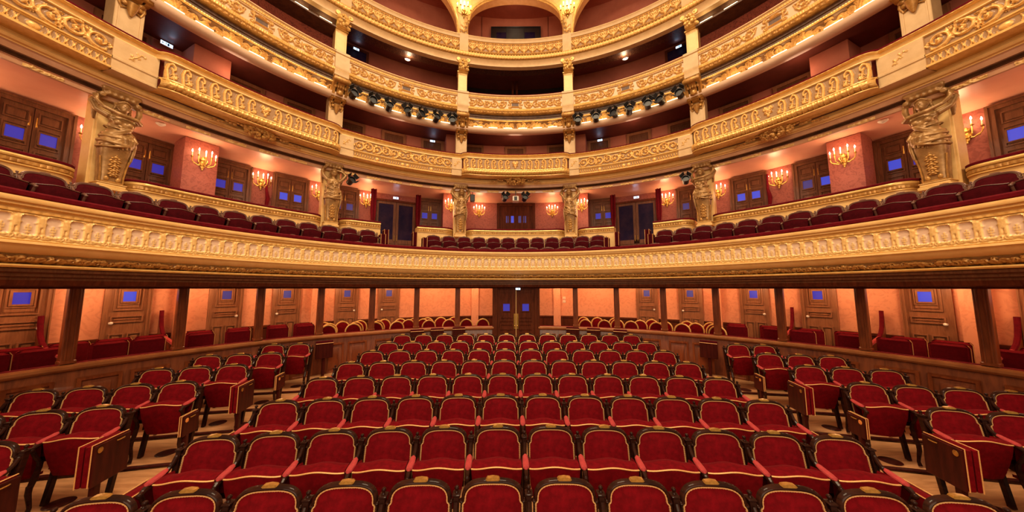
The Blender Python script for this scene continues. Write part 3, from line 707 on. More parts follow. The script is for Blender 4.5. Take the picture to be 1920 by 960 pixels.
# parapets of the loges behind the balcony seats
LG = [(-101, -75.6, 'far left'), (-71.6, -45.0, 'left'), (-41.6, -33.4, 'narrow left'), (-25.0, -16.0, 'narrow left of centre'), (-12.8, 12.9, 'centre'), (16.1, 25.1, 'narrow right of centre'), (33.9, 41.8, 'narrow right'), (45.3, 71.9, 'right'), (75.8, 101, 'far right')]
for a0, a1, nm in LG:
    t = thing('loge_parapet', 'curved gold loge parapet with crimson top, %s of the first tier' % nm, 'parapet')
    def Rl(a, a0=a0, a1=a1):
        e0 = a0 if abs(a0) not in (33.4, 25.0, 25.1, 33.9) else None; e1 = a1 if abs(a1) not in (33.4, 25.0, 25.1, 33.9) else None
        dmin = min([abs(a - e) for e in (e0, e1) if e is not None] + [9])
        s_ = min(1, dmin / 2.2); return 8.42 + .34 * (1 - math.sqrt(max(0, 1 - (1 - s_) ** 2)))
    kw = dict(step=.3)
    mb = MB(); ring(mb, [(.0, 4.60), (-.045, 4.61), (-.05, 4.645), (.0, 4.665), (.12, 4.665), (.14, 4.6)], a0, a1, Rl, **kw); mb.build('velvet_rail', 'rail_velvet', t)
    mb = MB(); ring(mb, [(.0, 4.605), (-.04, 4.60), (-.05, 4.57), (-.04, 4.545), (-.005, 4.54), (-.005, 4.525)], a0, a1, Rl, **kw); ring(mb, [(-.005, 4.455), (-.03, 4.45), (-.03, 4.43), (.005, 4.42)], a0, a1, Rl, **kw); mb.build('top_moulding', 'gold', t)
    mb = MB(); ring(mb, [(-.002, 4.53), (-.022, 4.52, .014, .075), (-.022, 4.47, .014, .075), (-.002, 4.45)], a0, a1, Rl, step=.12); mb.build('leaf_band', 'gold_dark', t)
    mb = MB(); ring(mb, [(.01, 4.43), (.01, 3.62), (-.03, 3.60), (-.03, 3.2), (.12, 3.2), (.12, 4.6)], a0, a1, Rl, **kw)
    for e in (a0, a1):
        r = Rl(e); 
        p0, p1 = pol(e, r - .0, 3.2), pol(e, r + .13, 4.63)
        mb.add([pol(e, r, 3.2), pol(e, r + .5, 3.2), pol(e, r + .5, 4.62), pol(e, r, 4.62)], [(0, 1, 2, 3)])
    mb.build('gold_panel', 'gold_pale', t)

# back wall of the first tier, ceiling
mb = MB(); ring(mb, [(0, 3.8), (0, 6.3)], -104, 104, 10.0, step=1); tag(mb.build('wall_back', 'wall_red'), 'red damask back wall of the first tier', 'wall', kind='structure')
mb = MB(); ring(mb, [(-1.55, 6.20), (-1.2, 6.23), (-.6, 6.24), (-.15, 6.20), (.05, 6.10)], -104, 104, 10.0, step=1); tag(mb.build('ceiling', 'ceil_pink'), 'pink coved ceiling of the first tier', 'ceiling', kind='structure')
for k, (a0, a1, nm) in enumerate(((-64.4, -60.3, 'left'), (61.8, 65.7, 'right'), (-18.2, -13.4, 'left of the centre bay'), (13.4, 18.4, 'right of the centre bay'))):
    mb = MB(); R = 9.3; ring(mb, [(.8, 3.8), (0, 3.8), (0, 6.22), (.8, 6.22)], a0, a1, R, step=.8)
    for e in (a0, a1): mb.add([pol(e, R, 3.8), pol(e, 10.02, 3.8), pol(e, 10.02, 6.22), pol(e, R, 6.22)], [(0, 1, 2, 3)])
    tag(mb.build('wall_pier', 'wall_red', ang=30), 'red damask pier projecting from the first tier wall, ' + nm, 'wall', kind='structure')

def make_loge_door(panes, W=.80, H=2.10, narrow=False):
    root = thing('door_3', '-', 'door', kind='structure'); hw = W / 2
    mb = MB()
    for s_ in (-1, 1):
        mb.box(*sorted((s_ * hw, s_ * (hw + .10))), -.07, .02, 0, H + .10); mb.box(*sorted((s_ * (hw + .07), s_ * (hw + .11))), -.09, -.06, 0, H + .11)
    mb.box(-hw, hw, -.07, .02, H, H + .10); mb.box(-hw - .11, hw + .11, -.09, -.06, H + .08, H + .12)
    mb.build('door_frame', 'wood_loge' if not narrow else 'wood_dark', root)
    for k, s_ in enumerate((-1, 1)):
        mb = MB(); xa, xb = sorted((s_ * .006, s_ * hw)); mb.box(xa, xb, -.02, .01, 0, H)
        xa, xb = sorted((s_ * .05, s_ * (hw - .05)))
        if not narrow:
            for z0, z1 in ((.1, .85), (.95, 1.22), (1.30, 1.70), (1.78, 2.02)): mb.frame(xa, xb, z0, z1, .020, -.046, -.018); mb.box(xa + .04, xb - .04, -.034, -.018, z0 + .04, z1 - .04, .010)
        else:
            for q in range(3): x = s_ * (.08 + q * (hw - .16) / 2); mb.box(x - .018, x + .018, -.04, -.018, .1, H - .05)
        lf = mb.build('door_leaf', 'wood_loge' if not narrow else 'wood_dark', root)
        mb = MB(); mid = s_ * (hw / 2 - .003)
        if not narrow:
            mb.box(mid - .105, mid + .105, -.044, -.034, 1.39, 1.62); mb.build('window_pane', panes[k], lf)
            mb = MB(); mb.frame(mid - .13, mid + .13, 1.365, 1.645, .024, -.058, -.018); mb.build('pane_frame', 'wood_loge', lf)
            mb = MB(); x = s_ * .045; mb.box(x - .012, x + .012, -.03, -.018, 1.72, 1.92, .003); mb.box(x - .012, x + .012, -.03, -.018, .82, 1.0, .003); mb.build('bolt', 'brass', lf)
        else:
            for q in range(2):
                mb = MB(); x = s_ * (.16 + q * .22); mb.box(x - .062, x + .062, -.026, -.018, 1.38, 1.68); mb.build('window_pane', panes[k * 2 + q], lf)
    return root
LDOORS = [(-86.5, ('blue', 'blue')), (-76.2, ('blue', 'blue')), (-66.9, ('blue', 'blue')), (-57.5, ('blue', 'blue')), (-48.6, ('blue_pale', 'blue_pale')), (-39.3, ('blue_dim', 'blue_dim')), (-21.0, ('blue', 'blue')),
          (21.6, ('blue', 'blue')), (40.2, ('blue_dim', 'blue_dim')), (49.8, ('blue_pale', 'blue_pale')), (59.2, ('blue_dim', 'blue_pale')), (68.7, ('blue_pale', 'blue')), (78.1, ('blue_pale', 'blue_pale')), (87, ('blue', 'blue'))]
lp = {}; kl = {'left': 0, 'right': 0}
for a, pn in sorted(LDOORS, key=lambda t: abs(t[0])):
    nm = 'left' if a < 0 else 'right'; kl[nm] += 1
    if pn not in lp: lp[pn] = Placer(make_loge_door(pn))
    x, y, z = pol(a, 9.99, 3.86)
    lp[pn]((x, y, 3.88), R_(-a), 'double walnut first-tier door with two blue panes, %s to the %s of the middle' % (ORD(kl[nm] - 1), nm), 'loge doors of the first tier')
o = make_loge_door(('blue_pale', 'blue_dim', 'blue_dim', 'blue_dim'), W=1.45, H=2.12, narrow=True)
o.name = 'door_4'; o.location = (0.05, C1 + 9.98, 3.86); tag(o, 'dark four-panelled double door at the middle of the first tier wall', 'door')
def make_glass_door():
    root = thing('door_5', '-', 'door', kind='structure'); hw = .74; H = 2.08
    mb = MB()
    for s_ in (-1, 1): mb.box(*sorted((s_ * hw, s_ * (hw + .09))), -.07, .02, -.6, H + .08)
    mb.box(-hw, hw, -.07, .02, H, H + .08); mb.build('door_frame', 'wood_dark', root)
    for s_ in (-1, 1):
        mb = MB(); xa, xb = sorted((s_ * .006, s_ * hw)); mb.frame(xa, xb, -.6, H, .095, -.03, .01); mb.box(xa, xb, -.03, .01, .42, .58); mb.box(xa + .09, xb - .09, -.015, .0, -.55, .45)
        for x in np.linspace(xa + .14, xb - .14, 4): mb.box(x - .012, x + .012, -.022, -.012, -.5, .42)
        lf = mb.build('door_leaf', 'wood_loge', root)
        mb = MB(); mb.box(xa + .09, xb - .09, -.012, -.004, .55, H - .09); mb.build('glass_pane', 'glass_dark', lf)
        mb = MB(); x = s_ * .05; mb.tube([(x, -.03, .50), (x, -.075, .52), (x, -.075, .74), (x, -.03, .76)], .009, 6); mb.build('handle', 'brass', lf)
    return root
gd = Placer(make_glass_door())
for a, nm in ((-28.6, 'left'), (28.9, 'right')):
    x, y, z = pol(a, 9.96, 3.86); gd((x, y, 3.72), R_(-a), 'tall double glass door to the corridor on the %s of the first tier' % nm, 'glass doors of the first tier')
# dark red drapes / side walls of the two recesses
for a, nm in ((-33.9, 'left edge of the left glass doors'), (-24.0, 'right edge of the left glass doors'), (24.2, 'left edge of the right glass doors'), (34.2, 'right edge of the right glass doors')):
    mb = MB(); zs = np.linspace(0, 2.35, 12); G = []
    for z in zs:
        G.append([(x * (1 - .45 * math.exp(-((z - .95) / .35) ** 2)), -.06 + .035 * math.sin(x * 60), z) for x in np.linspace(-.10, .10, 17)])
    mb.grid(np.array(G)); o = mb.build('door_curtain', 'rail_velvet', ang=80); x, y, z = pol(a, 9.55, 3.75); o.location = (x, y, 3.75); o.rotation_euler = (0, 0, R_(-a))
    tag(o, 'narrow tied red curtain at the ' + nm, 'curtain', 'tied curtains by the glass doors')
for a, nm in ((-50.9 - 1.5, 'left'), (52.9, 'right')):
    mb = MB(); mb.tube([(0, -.05, 3.9), (0, -.06, 4.9), (.03, -.08, 5.2), (-.02, -.06, 5.5), (0, -.05, 5.95)], [.05, .04, .06, .035, .03], 8); o = mb.build('door_curtain', 'rail_velvet'); x, y, z = pol(a, 9.93, 0); o.location = (x, y, 0); o.rotation_euler = (0, 0, R_(-a))
    tag(o, 'slim red curtain gathered beside a loge door on the %s' % nm, 'curtain')

# ------------------------------------------------------------------ wall sconces
def make_sconce():
    root = thing('wall_sconce', '-', 'wall light')
    mb = MB(); mb.ell((0, -.03, -.10), (.055, .03, .17), 12, 10); mb.ell((0, -.05, -.02), (.06, .04, .05), 10, 8)
    for s_ in (-1, 1): mb.tube([(0, -.04, -.05), (s_ * .06, -.05, .02), (s_ * .09, -.05, -.04), (s_ * .05, -.04, -.14), (0, -.03, -.22)], [.02, .016, .014, .014, .008], 8)
    mb.ell((0, -.04, -.27), (.022, .022, .035), 8, 6); mb.build('backplate', 'brass', root)
    for k, (x, y, z) in enumerate(((-.23, -.10, .02), (-.125, -.17, .075), (0, -.20, .04), (.125, -.17, .075), (.23, -.10, .02))):
        mb = MB(); mb.tube([(0, -.05, -.16), (x * .45, y * .6, -.19), (x * .92, y * .95, -.13), (x, y, z - .09), (x, y, z - .04)], [.015, .013, .011, .011, .012], 8)
        mb.lathe([(.010, -.05), (.030, -.035), (.034, -.028), (.014, -.02), (.012, .0)], 10, (x, y, z)); mb.ell((x * .75, y * .8, -.165), (.022, .018, .02), 8, 6)
        arm = mb.build('arm', 'brass', root)
        mb = MB(); mb.lathe([(.0115, -.01), (.0115, .085), (.004, .09)], 10, (x, y, z)); cd = mb.build('candle', 'candle', arm)
        mb = MB(); mb.lathe([(.004, .088), (.013, .105), (.015, .12), (.009, .145), (.002, .165)], 10, (x, y, z)); mb.build('bulb', 'bulb', arm)
    return root
sc = Placer(make_sconce()); SCONCES = []
SCN = [(-82, 10), (-71.6, 10), (-62.2, 9.3), (-53.2, 10), (-43.9, 10), (-34.9, 10), (-16.3, 9.3), (-9.0, 10), (9.4, 10), (16.9, 9.3), (35.4, 10), (44.9, 10), (54.3, 10), (63.7, 9.3), (73.6, 10), (83, 10)]
kl = {'left': 0, 'right': 0}
def add_light(name, kind, loc, energy, col=(1, .70, .38), size=.1, rot=None, size_y=None, spread=None):
    l = bpy.data.lights.new(name, kind); l.energy = energy; l.color = col
    if kind == 'AREA':
        l.size = size
        if size_y: l.shape = 'RECTANGLE'; l.size_y = size_y
        if spread: l.spread = spread
    else: l.shadow_soft_size = size
    o = bpy.data.objects.new(name, l); COL.objects.link(o); o.location = loc
    if rot: o.rotation_euler = rot
    return o
for a, r in sorted(SCN, key=lambda t: abs(t[0])):
    nm = 'left' if a < 0 else 'right'; kl[nm] += 1
    x, y, z = pol(a, r, 5.74)
    sc((x, y, 5.74), R_(-a), 'lit five-candle gilt wall sconce, first tier, %s to the %s of the middle' % (ORD(kl[nm] - 1), nm), 'candle sconces of the first tier')
    x, y, z = pol(a, r - .24, 5.84); add_light('sconce_lamp', 'POINT', (x, y, z), SCONCE_W, (1, .62, .30), .14)
    x, y, z = pol(a, min(8.95, r - .5), 5.35); add_light('loge_fill', 'POINT', (x, y, z), 13, (1, .64, .40), .3)  # second point is an added fill light without a fitting

# ------------------------------------------------------------------ caryatids
def remesh(mb, voxel, smooth=4):
    me = mb.mesh('tmp', smooth=False); o = bpy.data.objects.new('tmp', me); COL.objects.link(o)
    m = o.modifiers.new('r', 'REMESH'); m.mode = 'VOXEL'; m.voxel_size = voxel
    m2 = o.modifiers.new('s', 'SMOOTH'); m2.iterations = smooth; m2.factor = .5
    dg = bpy.context.evaluated_depsgraph_get(); out = bpy.data.meshes.new_from_object(o.evaluated_get(dg))
    bpy.data.objects.remove(o); bpy.data.meshes.remove(me); out.shade_smooth(); return out
def make_caryatid(pose):
    """half-figure on a tapering herm; +x is the figure's own left as seen from the stage"""
    root = thing('caryatid_statue', '-', 'statue')
    L = MB()                                   # plinth
    L.box(-.21, .21, -.17, .17, 0, .07, .012); L.box(-.185, .185, -.15, .15, .07, .12, .01); L.box(-.195, .195, -.16, .16, .12, .14, .006)
    L.build('plinth', 'gold_pale', root)
    H = MB()                                   # tapering herm shaft, curving outwards to the hips
    rings = []
    for z, w, d, y in ((.14, .150, .12, 0), (.28, .152, .12, -.005), (.45, .165, .125, -.015), (.62, .180, .135, -.035), (.78, .198, .15, -.06), (.92, .205, .16, -.075), (1.0, .19, .15, -.07)):
        rings.append([(w * math.copysign(abs(math.cos(t)) ** .5, math.cos(t)), y + d * math.copysign(abs(math.sin(t)) ** .5, math.sin(t)), z) for t in np.linspace(0, 2 * PI, 20, endpoint=False)])
    H.loft(rings); hm = H.build('herm_shaft', 'statue', root, ang=50)
    O = MB()                                   # gilded drop ornament on the shaft
    for k in range(7):
        z = .30 + k * .085; y = -.125 - .03 * (k / 6) ** 1.5 - .02
        O.ell((0, y, z), (.040, .026, .036), 8, 6); O.ell((0, y - .012, z + .04), (.022, .016, .018), 8, 5)
        for s_ in (-1, 1):
            O.ell((s_ * (.045 + .004 * k), y + .004, z + .02), (.038, .022, .022), 8, 5, Matrix.Rotation(s_ * .7, 3, 'Y')); O.ell((s_ * (.03 + .003 * k), y + .002, z - .02), (.026, .020, .020), 8, 5)
    for s_ in (-1, 1):
        O.tube([(s_ * .148, -.10, .16), (s_ * .15, -.105, .30), (s_ * .165, -.115, .46), (s_ * .185, -.135, .62)], .014, 6)
        O.ell((s_ * .075, -.128, .22), (.035, .02, .05), 8, 6)
    O.box(-.14, .14, -.135, -.12, .15, .175); O.build('shaft_ornament', 'gold_dark', hm)
    P = MB()                                   # pilaster behind the figure
    P.box(-.235, .235, .10, .42, 0, 1.98, .01); P.box(-.20, .20, .085, .10, .12, 1.80, .004); P.build('pilaster', 'gold_pale', root)
    B = MB()                                   # the body, one continuous surface
    sh = Vector((0, -.10, 1.43)); lean = .03 * pose
    B.ell((0, -.085, .98), (.205, .165, .16), 14, 10); B.ell((lean * .4, -.09, 1.12), (.165, .14, .16), 14, 10)
    B.ell((lean, -.10, 1.28), (.165, .125, .15), 14, 10); B.ell((lean, -.095, 1.40), (.185, .105, .09), 14, 10)
    for s_ in (-1, 1): B.ell((lean + s_ * .075, -.185, 1.32), (.066, .060, .062), 12, 8)
    B.tube([(lean, -.09, 1.43), (lean * 1.3, -.10, 1.55)], [.062, .055], 10)
    hx = lean * 2.0 - .03 * pose
    B.ell((hx, -.125, 1.655), (.082, .098, .115), 14, 10); B.ell((hx + .01, -.165, 1.60), (.05, .06, .055), 10, 8)
    B.ell((hx, -.225, 1.645), (.016, .022, .028), 8, 6); B.ell((hx, -.212, 1.607), (.026, .014, .010), 8, 6)
    for s_ in (-1, 1): B.ell((hx + s_ * .034, -.205, 1.672), (.016, .012, .009), 8, 6); B.ell((hx + s_ * .034, -.208, 1.688), (.024, .012, .007), 8, 6); B.ell((hx + s_ * .08, -.12, 1.65), (.012, .02, .03), 8, 6)
    def limb(pts, rr): B.tube(pts, rr, 10)
    def hand(p, d):
        p = Vector(p); d = Vector(d).normalized(); q = d.orthogonal().normalized()
        B.ell(p + d * .04, (.034, .034, .045), 10, 6)
        for i in range(4): f = p + d * .07 + q * (-.03 + .02 * i); B.tube([f, f + d * .045, f + d * .075 + Vector((0, .02, 0))], [.013, .012, .009], 6)
        f = p + d * .03 + q * .035; B.tube([f, f + q * .03 + d * .03], [.013, .010], 6)
    if pose == 1:        # both arms raised behind the head to carry the capital
        for s_ in (-1, 1):
            limb([(lean + s_ * .16, -.10, 1.42), (s_ * .25, -.12, 1.52), (s_ * .335, -.11, 1.63), (s_ * .31, -.05, 1.74), (s_ * .22, .0, 1.83)], [.058, .052, .044, .042, .032]); hand((s_ * .21, .0, 1.83), (-s_ * .8, .2, .5))
    elif pose == -1:     # one arm crosses in front of the chin, the other raised
        limb([(lean - .16, -.10, 1.42), (-.25, -.18, 1.43), (-.17, -.26, 1.45), (.06, -.27, 1.46), (.24, -.20, 1.53), (.31, -.13, 1.64)], [.054, .048, .041, .039, .034, .027]); hand((.31, -.13, 1.64), (.1, .3, 1))
        limb([(lean + .16, -.10, 1.42), (.27, -.04, 1.50), (.33, .0, 1.64), (.24, .02, 1.80)], [.058, .052, .044, .034]); hand((.24, .02, 1.80), (-.6, .2, .5))
    else:                # head turned down under one bent arm, the other hand behind the head
        limb([(lean + .16, -.10, 1.42), (.26, -.16, 1.52), (.33, -.14, 1.64), (.24, -.08, 1.75), (.10, -.06, 1.78)], [.058, .052, .045, .040, .032]); hand((.10, -.06, 1.78), (-1, 0, .1))
        limb([(lean - .16, -.10, 1.42), (-.27, -.08, 1.54), (-.30, -.03, 1.68), (-.20, .0, 1.82)], [.058, .052, .044, .034]); hand((-.20, .0, 1.82), (.7, .2, .5))
    body = obj('body', remesh(B, .0125, 3), 'statue', root)
    D = MB()                                   # drapery swathed round the hips
    for k in range(9):
        z = .88 + .044 * k; tiltk = .16 * math.sin(k * 1.7) + .16 * pose; rw = .222 - .007 * k; rd = .180 - .005 * k
        D.tube([(rw * math.cos(t), -.085 + rd * math.sin(t), z + tiltk * .5 * math.cos(t) - .035 * math.sin(-t) ** 2 * (1 if math.sin(t) < 0 else 0)) for t in np.linspace(0, 2 * PI, 25)], .023 + .009 * math.sin(k * 2.1), 8)
    for k in range(6):
        x0 = -.19 + k * .05 * 1.2; D.tube([(x0, -.20 + abs(x0) * .25, 1.16 - .03 * k), (x0 * .9 + .05 * pose, -.262 + abs(x0) * .25, 1.02), (max(-.17, min(.17, x0 * .8 + .09 * pose)), -.245 + abs(x0) * .35, .87 - .02 * k)], [.02, .028, .016], 7)
    s_ = pose if pose else 1
    for k in range(4): D.tube([(s_ * .195, -.15 + .035 * k, 1.14), (s_ * .222, -.165 + .038 * k, .95), (s_ * .215, -.15 + .032 * k, .78), (s_ * (.200 - .004 * k), -.135 + .026 * k, .64 - .035 * k), (s_ * .188, -.12 + .022 * k, .56 - .035 * k)], [.026, .032, .028, .022, .008], 8)
    D.tube([(-.14, -.16, 1.36), (0, -.205, 1.24), (.15, -.17, 1.16), (.19, -.08, 1.12)] if pose >= 0 else [(.14, -.16, 1.36), (0, -.205, 1.24), (-.15, -.17, 1.16), (-.19, -.08, 1.12)], [.018, .03, .034, .024], 8)
    obj('drapery', remesh(D, .0105, 1), 'statue', root)
    Hh = MB()                                  # hair
    Hh.ell((hx, -.072, 1.695), (.098, .096, .098), 12, 8)
    for k in range(18):
        t = 2 * PI * k / 18; front = max(0, -math.sin(t))
        Hh.ell((hx + .092 * math.cos(t), -.085 + .092 * math.sin(t), 1.71 + .038 * front + .012 * math.sin(3 * t)), (.030, .030, .026), 8, 6)
    for s2 in (-1, 1):
        for k in range(4): Hh.ell((hx + s2 * (.095 + .004 * k), -.08 + .012 * k, 1.67 - .045 * k), (.024, .03, .030), 8, 6)
    hm_ = remesh(Hh, .0125, 1)
    obj('hair', hm_, 'statue', body)
    Cp = MB()                                  # capital with scrolled drapery over the head
    Cp.box(-.26, .26, -.14, .42, 1.90, 1.98, .012); Cp.box(-.235, .235, -.10, .42, 1.82, 1.90, .01)
    for s2 in (-1, 1):
        Cp.lathe([(.001, -.10), (.045, -.10), (.055, 0), (.045, .10), (.001, .10)], 14, (s2 * .24, -.02, 1.80), axis='y'); Cp.tube([(s2 * .26, -.06, 1.82), (s2 * .29, -.02, 1.66), (s2 * .27, .04, 1.48), (s2 * .25, .08, 1.34)], [.04, .05, .04, .02], 8)
    for k in range(5): Cp.ell((-.16 + .08 * k, -.11, 1.86), (.035, .03, .04), 8, 6)
    obj('capital', remesh(Cp, .016, 1), 'statue', root)
    return root
CAR = [(-73.2, -1, 'left, nearest the stage'), (-43.6, 0, 'left of the glass doors, half way round'), (-14.4, 1, 'just left of the middle doors'), (14.4, 2, 'just right of the middle doors'), (44.2, -1, 'right of the glass doors, half way round'), (74.0, -2, 'right, nearest the stage')]
for a, pose, nm in CAR:
    o = make_caryatid({-1: -1, 0: 0, 1: 1, 2: 1, -2: -1}[pose] if a != -43.6 else 0)
    x, y, z = pol(a, 8.50, 4.30); o.location = (x, y, z); o.rotation_euler = (0, 0, R_(-a)); o.scale = (1.04 if a not in (-73.2, 14.4) else -1.04, 1.04, 1.04)
    tag(o, 'gilded draped caryatid with raised arms, ' + nm, 'statue', 'caryatids of the first tier')

# ================================================================== SECOND TIER
def s_in(a):
    for lo, hi in ((-71.0, -43.2), (-14.6, 14.6), (43.2, 71.0)):
        if lo < a < hi: return min(a - lo, hi - a)
    return -1
def R2(a):
    d = s_in(a)
    if d < 0: return 8.12
    s_ = min(1, d / 2.4); return 8.12 - .20 * math.sqrt(max(0, 1 - (1 - s_) ** 2))
t2 = thing('gilded_balcony', 'second gilded balcony front with bowed scroll panels, above the caryatids', 'balcony')
mb = MB(); ring(mb, [(.02, 7.415), (-.02, 7.43), (-.02, 7.46), (.03, 7.475), (.16, 7.47), (.2, 7.4)], -AM, AM, R2, step=.3); mb.build('velvet_rail', 'rail_velvet', t2)
mb = MB(); ring(mb, [(.02, 7.42), (-.05, 7.41), (-.06, 7.385, .018, .10), (-.04, 7.36), (-.01, 7.355), (-.01, 7.335)], -AM, AM, R2, step=.16); mb.build('bead_moulding', 'gold', t2)
mb = MB(); ring(mb, [(-.01, 7.34), (.015, 7.31), (.02, 7.275), (-.02, 7.265), (-.025, 7.245), (.01, 7.235)], -AM, AM, R2, step=.3); mb.build('upper_moulding', 'gold_pale', t2)
BAY2 = [(-103, -75.4, 'c'), (-70.8, -43.4, 's'), (-40.4, -17.0, 'c'), (-14.4, 14.4, 's'), (17.0, 40.4, 'c'), (43.4, 70.8, 's'), (75.4, 103, 'c')]
RES = .0125
def motif_S(w, h):
    c = Cv(w, h, RES)
    pts = [(w * .80, h * .04), (w * .86, h * .30), (w * .90, h * .58), (w * .80, h * .84), (w * .58, h * .93), (w * .40, h * .80), (w * .40, h * .64), (w * .52, h * .58), (w * .60, h * .68)]
    from_ = []
    for i in range(len(pts) - 1):
        for t in (0, .5): from_.append((pts[i][0] + (pts[i + 1][0] - pts[i][0]) * t, pts[i][1] + (pts[i + 1][1] - pts[i][1]) * t))
    from_.append(pts[-1]); c.stroke(from_, (.034, .017), 1.0)
    c.leaf(w * .52, h * .52, -PI / 2 - .2, h * .38, .018, .85); c.leaf(w * .60, h * .12, PI - .25, w * .38, .016, .8); c.leaf(w * .42, h * .30, PI + .3, w * .22, .012, .7)
    c.spiral(w * .36, h * .20, .034, .008, 0, 1.3, .012, .9); c.dot(w * .30, h * .42, .014, .8)
    return c.H
def motif_rinceau(w, h, seed, style):
    """dense mirrored scrollwork for one half bay"""
    c = Cv(w, h, RES); r_ = random.Random(seed); x = h * .42; up = True; n = 0
    while x < w - h * .12:
        R = h * (.40 if style == 'c' else .36); cy = h * .5; sgn = 1 if up else -1
        c.spiral(x, cy, R, R * .22, -sgn * PI / 2, sgn * 1.25, (.030 if style == 'c' else .017, .012), 1.0, 24)
        for k in range(7 if style == 'c' else 9):
            a = r_.uniform(0, 2 * PI); rr = R * r_.uniform(.45, 1.05); c.leaf(x + rr * math.cos(a), cy + rr * math.sin(a) * .9, a + sgn * 1.2, R * r_.uniform(.4, .7), .015, r_.uniform(.7, .95))
        c.dot(x, cy, R * .2, .95)
        for k in range(5): a = 2 * PI * k / 5; c.dot(x + R * .2 * math.cos(a), cy + R * .2 * math.sin(a), R * .11, .85)
        c.stroke([(x - R * .4, cy - sgn * R), (x + R * .5, cy - sgn * R * .95), (x + R * 1.1, cy - sgn * R * .2), (x + R * 1.35, cy + sgn * R * .7)], (.020, .014), .95)
        for k in range(3): c.leaf(x + R * r_.uniform(.9, 1.3), cy + r_.uniform(-1, 1) * R * .9, r_.uniform(0, 6.28), R * .5, .014, .8)
        x += R * (1.75 if style == 'c' else 2.25); up = not up; n += 1
    return c.H
for k, (a0, a1, kind) in enumerate(BAY2):
    Rm = 7.93 if kind == 's' else 8.12; w = R_(a1 - a0) * Rm
    if kind == 's':
        n = 7; cw_ = w / (2 * n + 1.1); h = .40; Hs = motif_S(cw_, h)[:, ::-1]; half = np.tile(Hs[:, :-1], (1, n))
        c = Cv(cw_ * 1.1, h, RES)
        for s_ in (-1, 1): c.spiral(cw_ * .55 + s_ * .07, h * .72, .05, .01, PI / 2, s_ * 1.2, .02, 1.0); c.leaf(cw_ * .55, h * .30, PI / 2 + s_ * .6, h * .35, .02, .9)
        c.dot(cw_ * .55, h * .62, .06, .95); c.dot(cw_ * .55, h * .25, .04, .85)
        H = np.c_[half, c.H, half[:, ::-1]]
        relief('scroll_frieze', H, a0 + .3, a1 - .3, 6.835, 7.24, lambda a: R2(a) + .018, .045, 'frieze_second', t2)
        mb = MB(); lo, hi = a0 - .1, a1 + .1
        ring(mb, [(.02, 6.845), (-.035, 6.835), (-.04, 6.815), (-.01, 6.80)], lo, hi, R2, step=.3); mb.build('lower_moulding', 'gold', t2)
        relief('leaf_roll', leaf_strip(R_(hi - lo) * 7.95, .26, .0135, .20, size=.8), lo, hi, 0, 0, R2, .04, 'frieze_roll', t2, prof=[(.0, 6.61), (-.06, 6.645), (-.095, 6.70), (-.085, 6.755), (-.045, 6.795), (.0, 6.815)])
        mb = MB(); ring(mb, [(.03, 6.63), (-.045, 6.615), (-.05, 6.59), (.03, 6.575), (.4, 6.60)], lo, hi, R2, step=.3); mb.build('bottom_moulding', 'gold', t2)
    else:
        w2 = w / 2; Hh_ = motif_rinceau(w2, .40, 11, 'c'); H = np.c_[Hh_, Hh_[:, ::-1]]
        relief('rinceau_frieze', H, a0, a1, 6.86, 7.24, 8.135, .05, 'frieze_second', t2)
        mb = MB(); ring(mb, [(.02, 6.87), (-.03, 6.86), (-.03, 6.835), (.0, 6.825), (.0, 6.81), (.02, 6.80)], a0, a1, 8.12, step=.4); ring(mb, [(.02, 6.65), (-.05, 6.64), (-.05, 6.60), (.05, 6.58), (.3, 6.60)], a0, a1, 8.12, step=.4); mb.build('lower_moulding', 'gold', t2)
        cl = Cv(1.05, .165, RES)
        for q in range(9):
            x = .05 + q * .1; cl.stroke([(x, .02), (x + .05, .14)], .011, .85); cl.stroke([(x + .05, .02), (x, .14)], .011, .85); cl.dot(x + .025, .08, .02, .9)
        cl.H *= (cl.U < .86); cl.H = np.maximum(cl.H, .95 * np.sqrt(np.clip(1 - ((cl.U - .95) / .085) ** 2 - ((cl.V - .08) / .06) ** 2, 0, 1)))
        reps = max(1, int(round(w2 / 1.05))); hl = np.tile(cl.H, (1, reps)); relief('lattice_band', np.c_[hl, hl[:, ::-1]], a0, a1, 6.645, 6.81, 8.135, .035, 'frieze_second', t2)
for (a0, a1) in ((-75.4, -70.8), (-43.4, -40.4), (-17.0, -14.4), (14.4, 17.0), (40.4, 43.4), (70.8, 75.4)):
    mb = MB(); ring(mb, [(.05, 7.24), (-.015, 7.24), (-.015, 6.88), (-.035, 6.86), (-.035, 6.82), (-.015, 6.80), (-.015, 6.64), (-.04, 6.62), (-.04, 6.58), (.3, 6.58)], a0, a1, lambda a: 8.105, step=.4)
    for e in (a0, a1): mb.add([pol(e, 8.09, 6.6), pol(e, 8.20, 6.6), pol(e, 8.20, 7.24), pol(e, 8.09, 7.24)], [(0, 1, 2, 3)])
    pd = mb.build('pedestal', 'cream', t2)
    m = (a0 + a1) / 2; w_ = R_(a1 - a0) * 8.09
    c = Cv(w_ * .8, .30, .011); cx_ = w_ * .4; c.stroke([(cx_ - .10, .05), (cx_, .15), (cx_ + .07, .25)], (.012, .008), .9)
    for q in range(5): c.leaf(cx_ - .09 + .04 * q, .07 + .04 * q, (2.3 if q % 2 else -.4), .07, .010, .85)
    ins = (c.H > .02)
    relief('spray_ornament', c.H, a0 + (a1 - a0) * .1, a1 - (a1 - a0) * .1, 6.90, 7.20, 8.092, .025, 'frieze_third', pd)
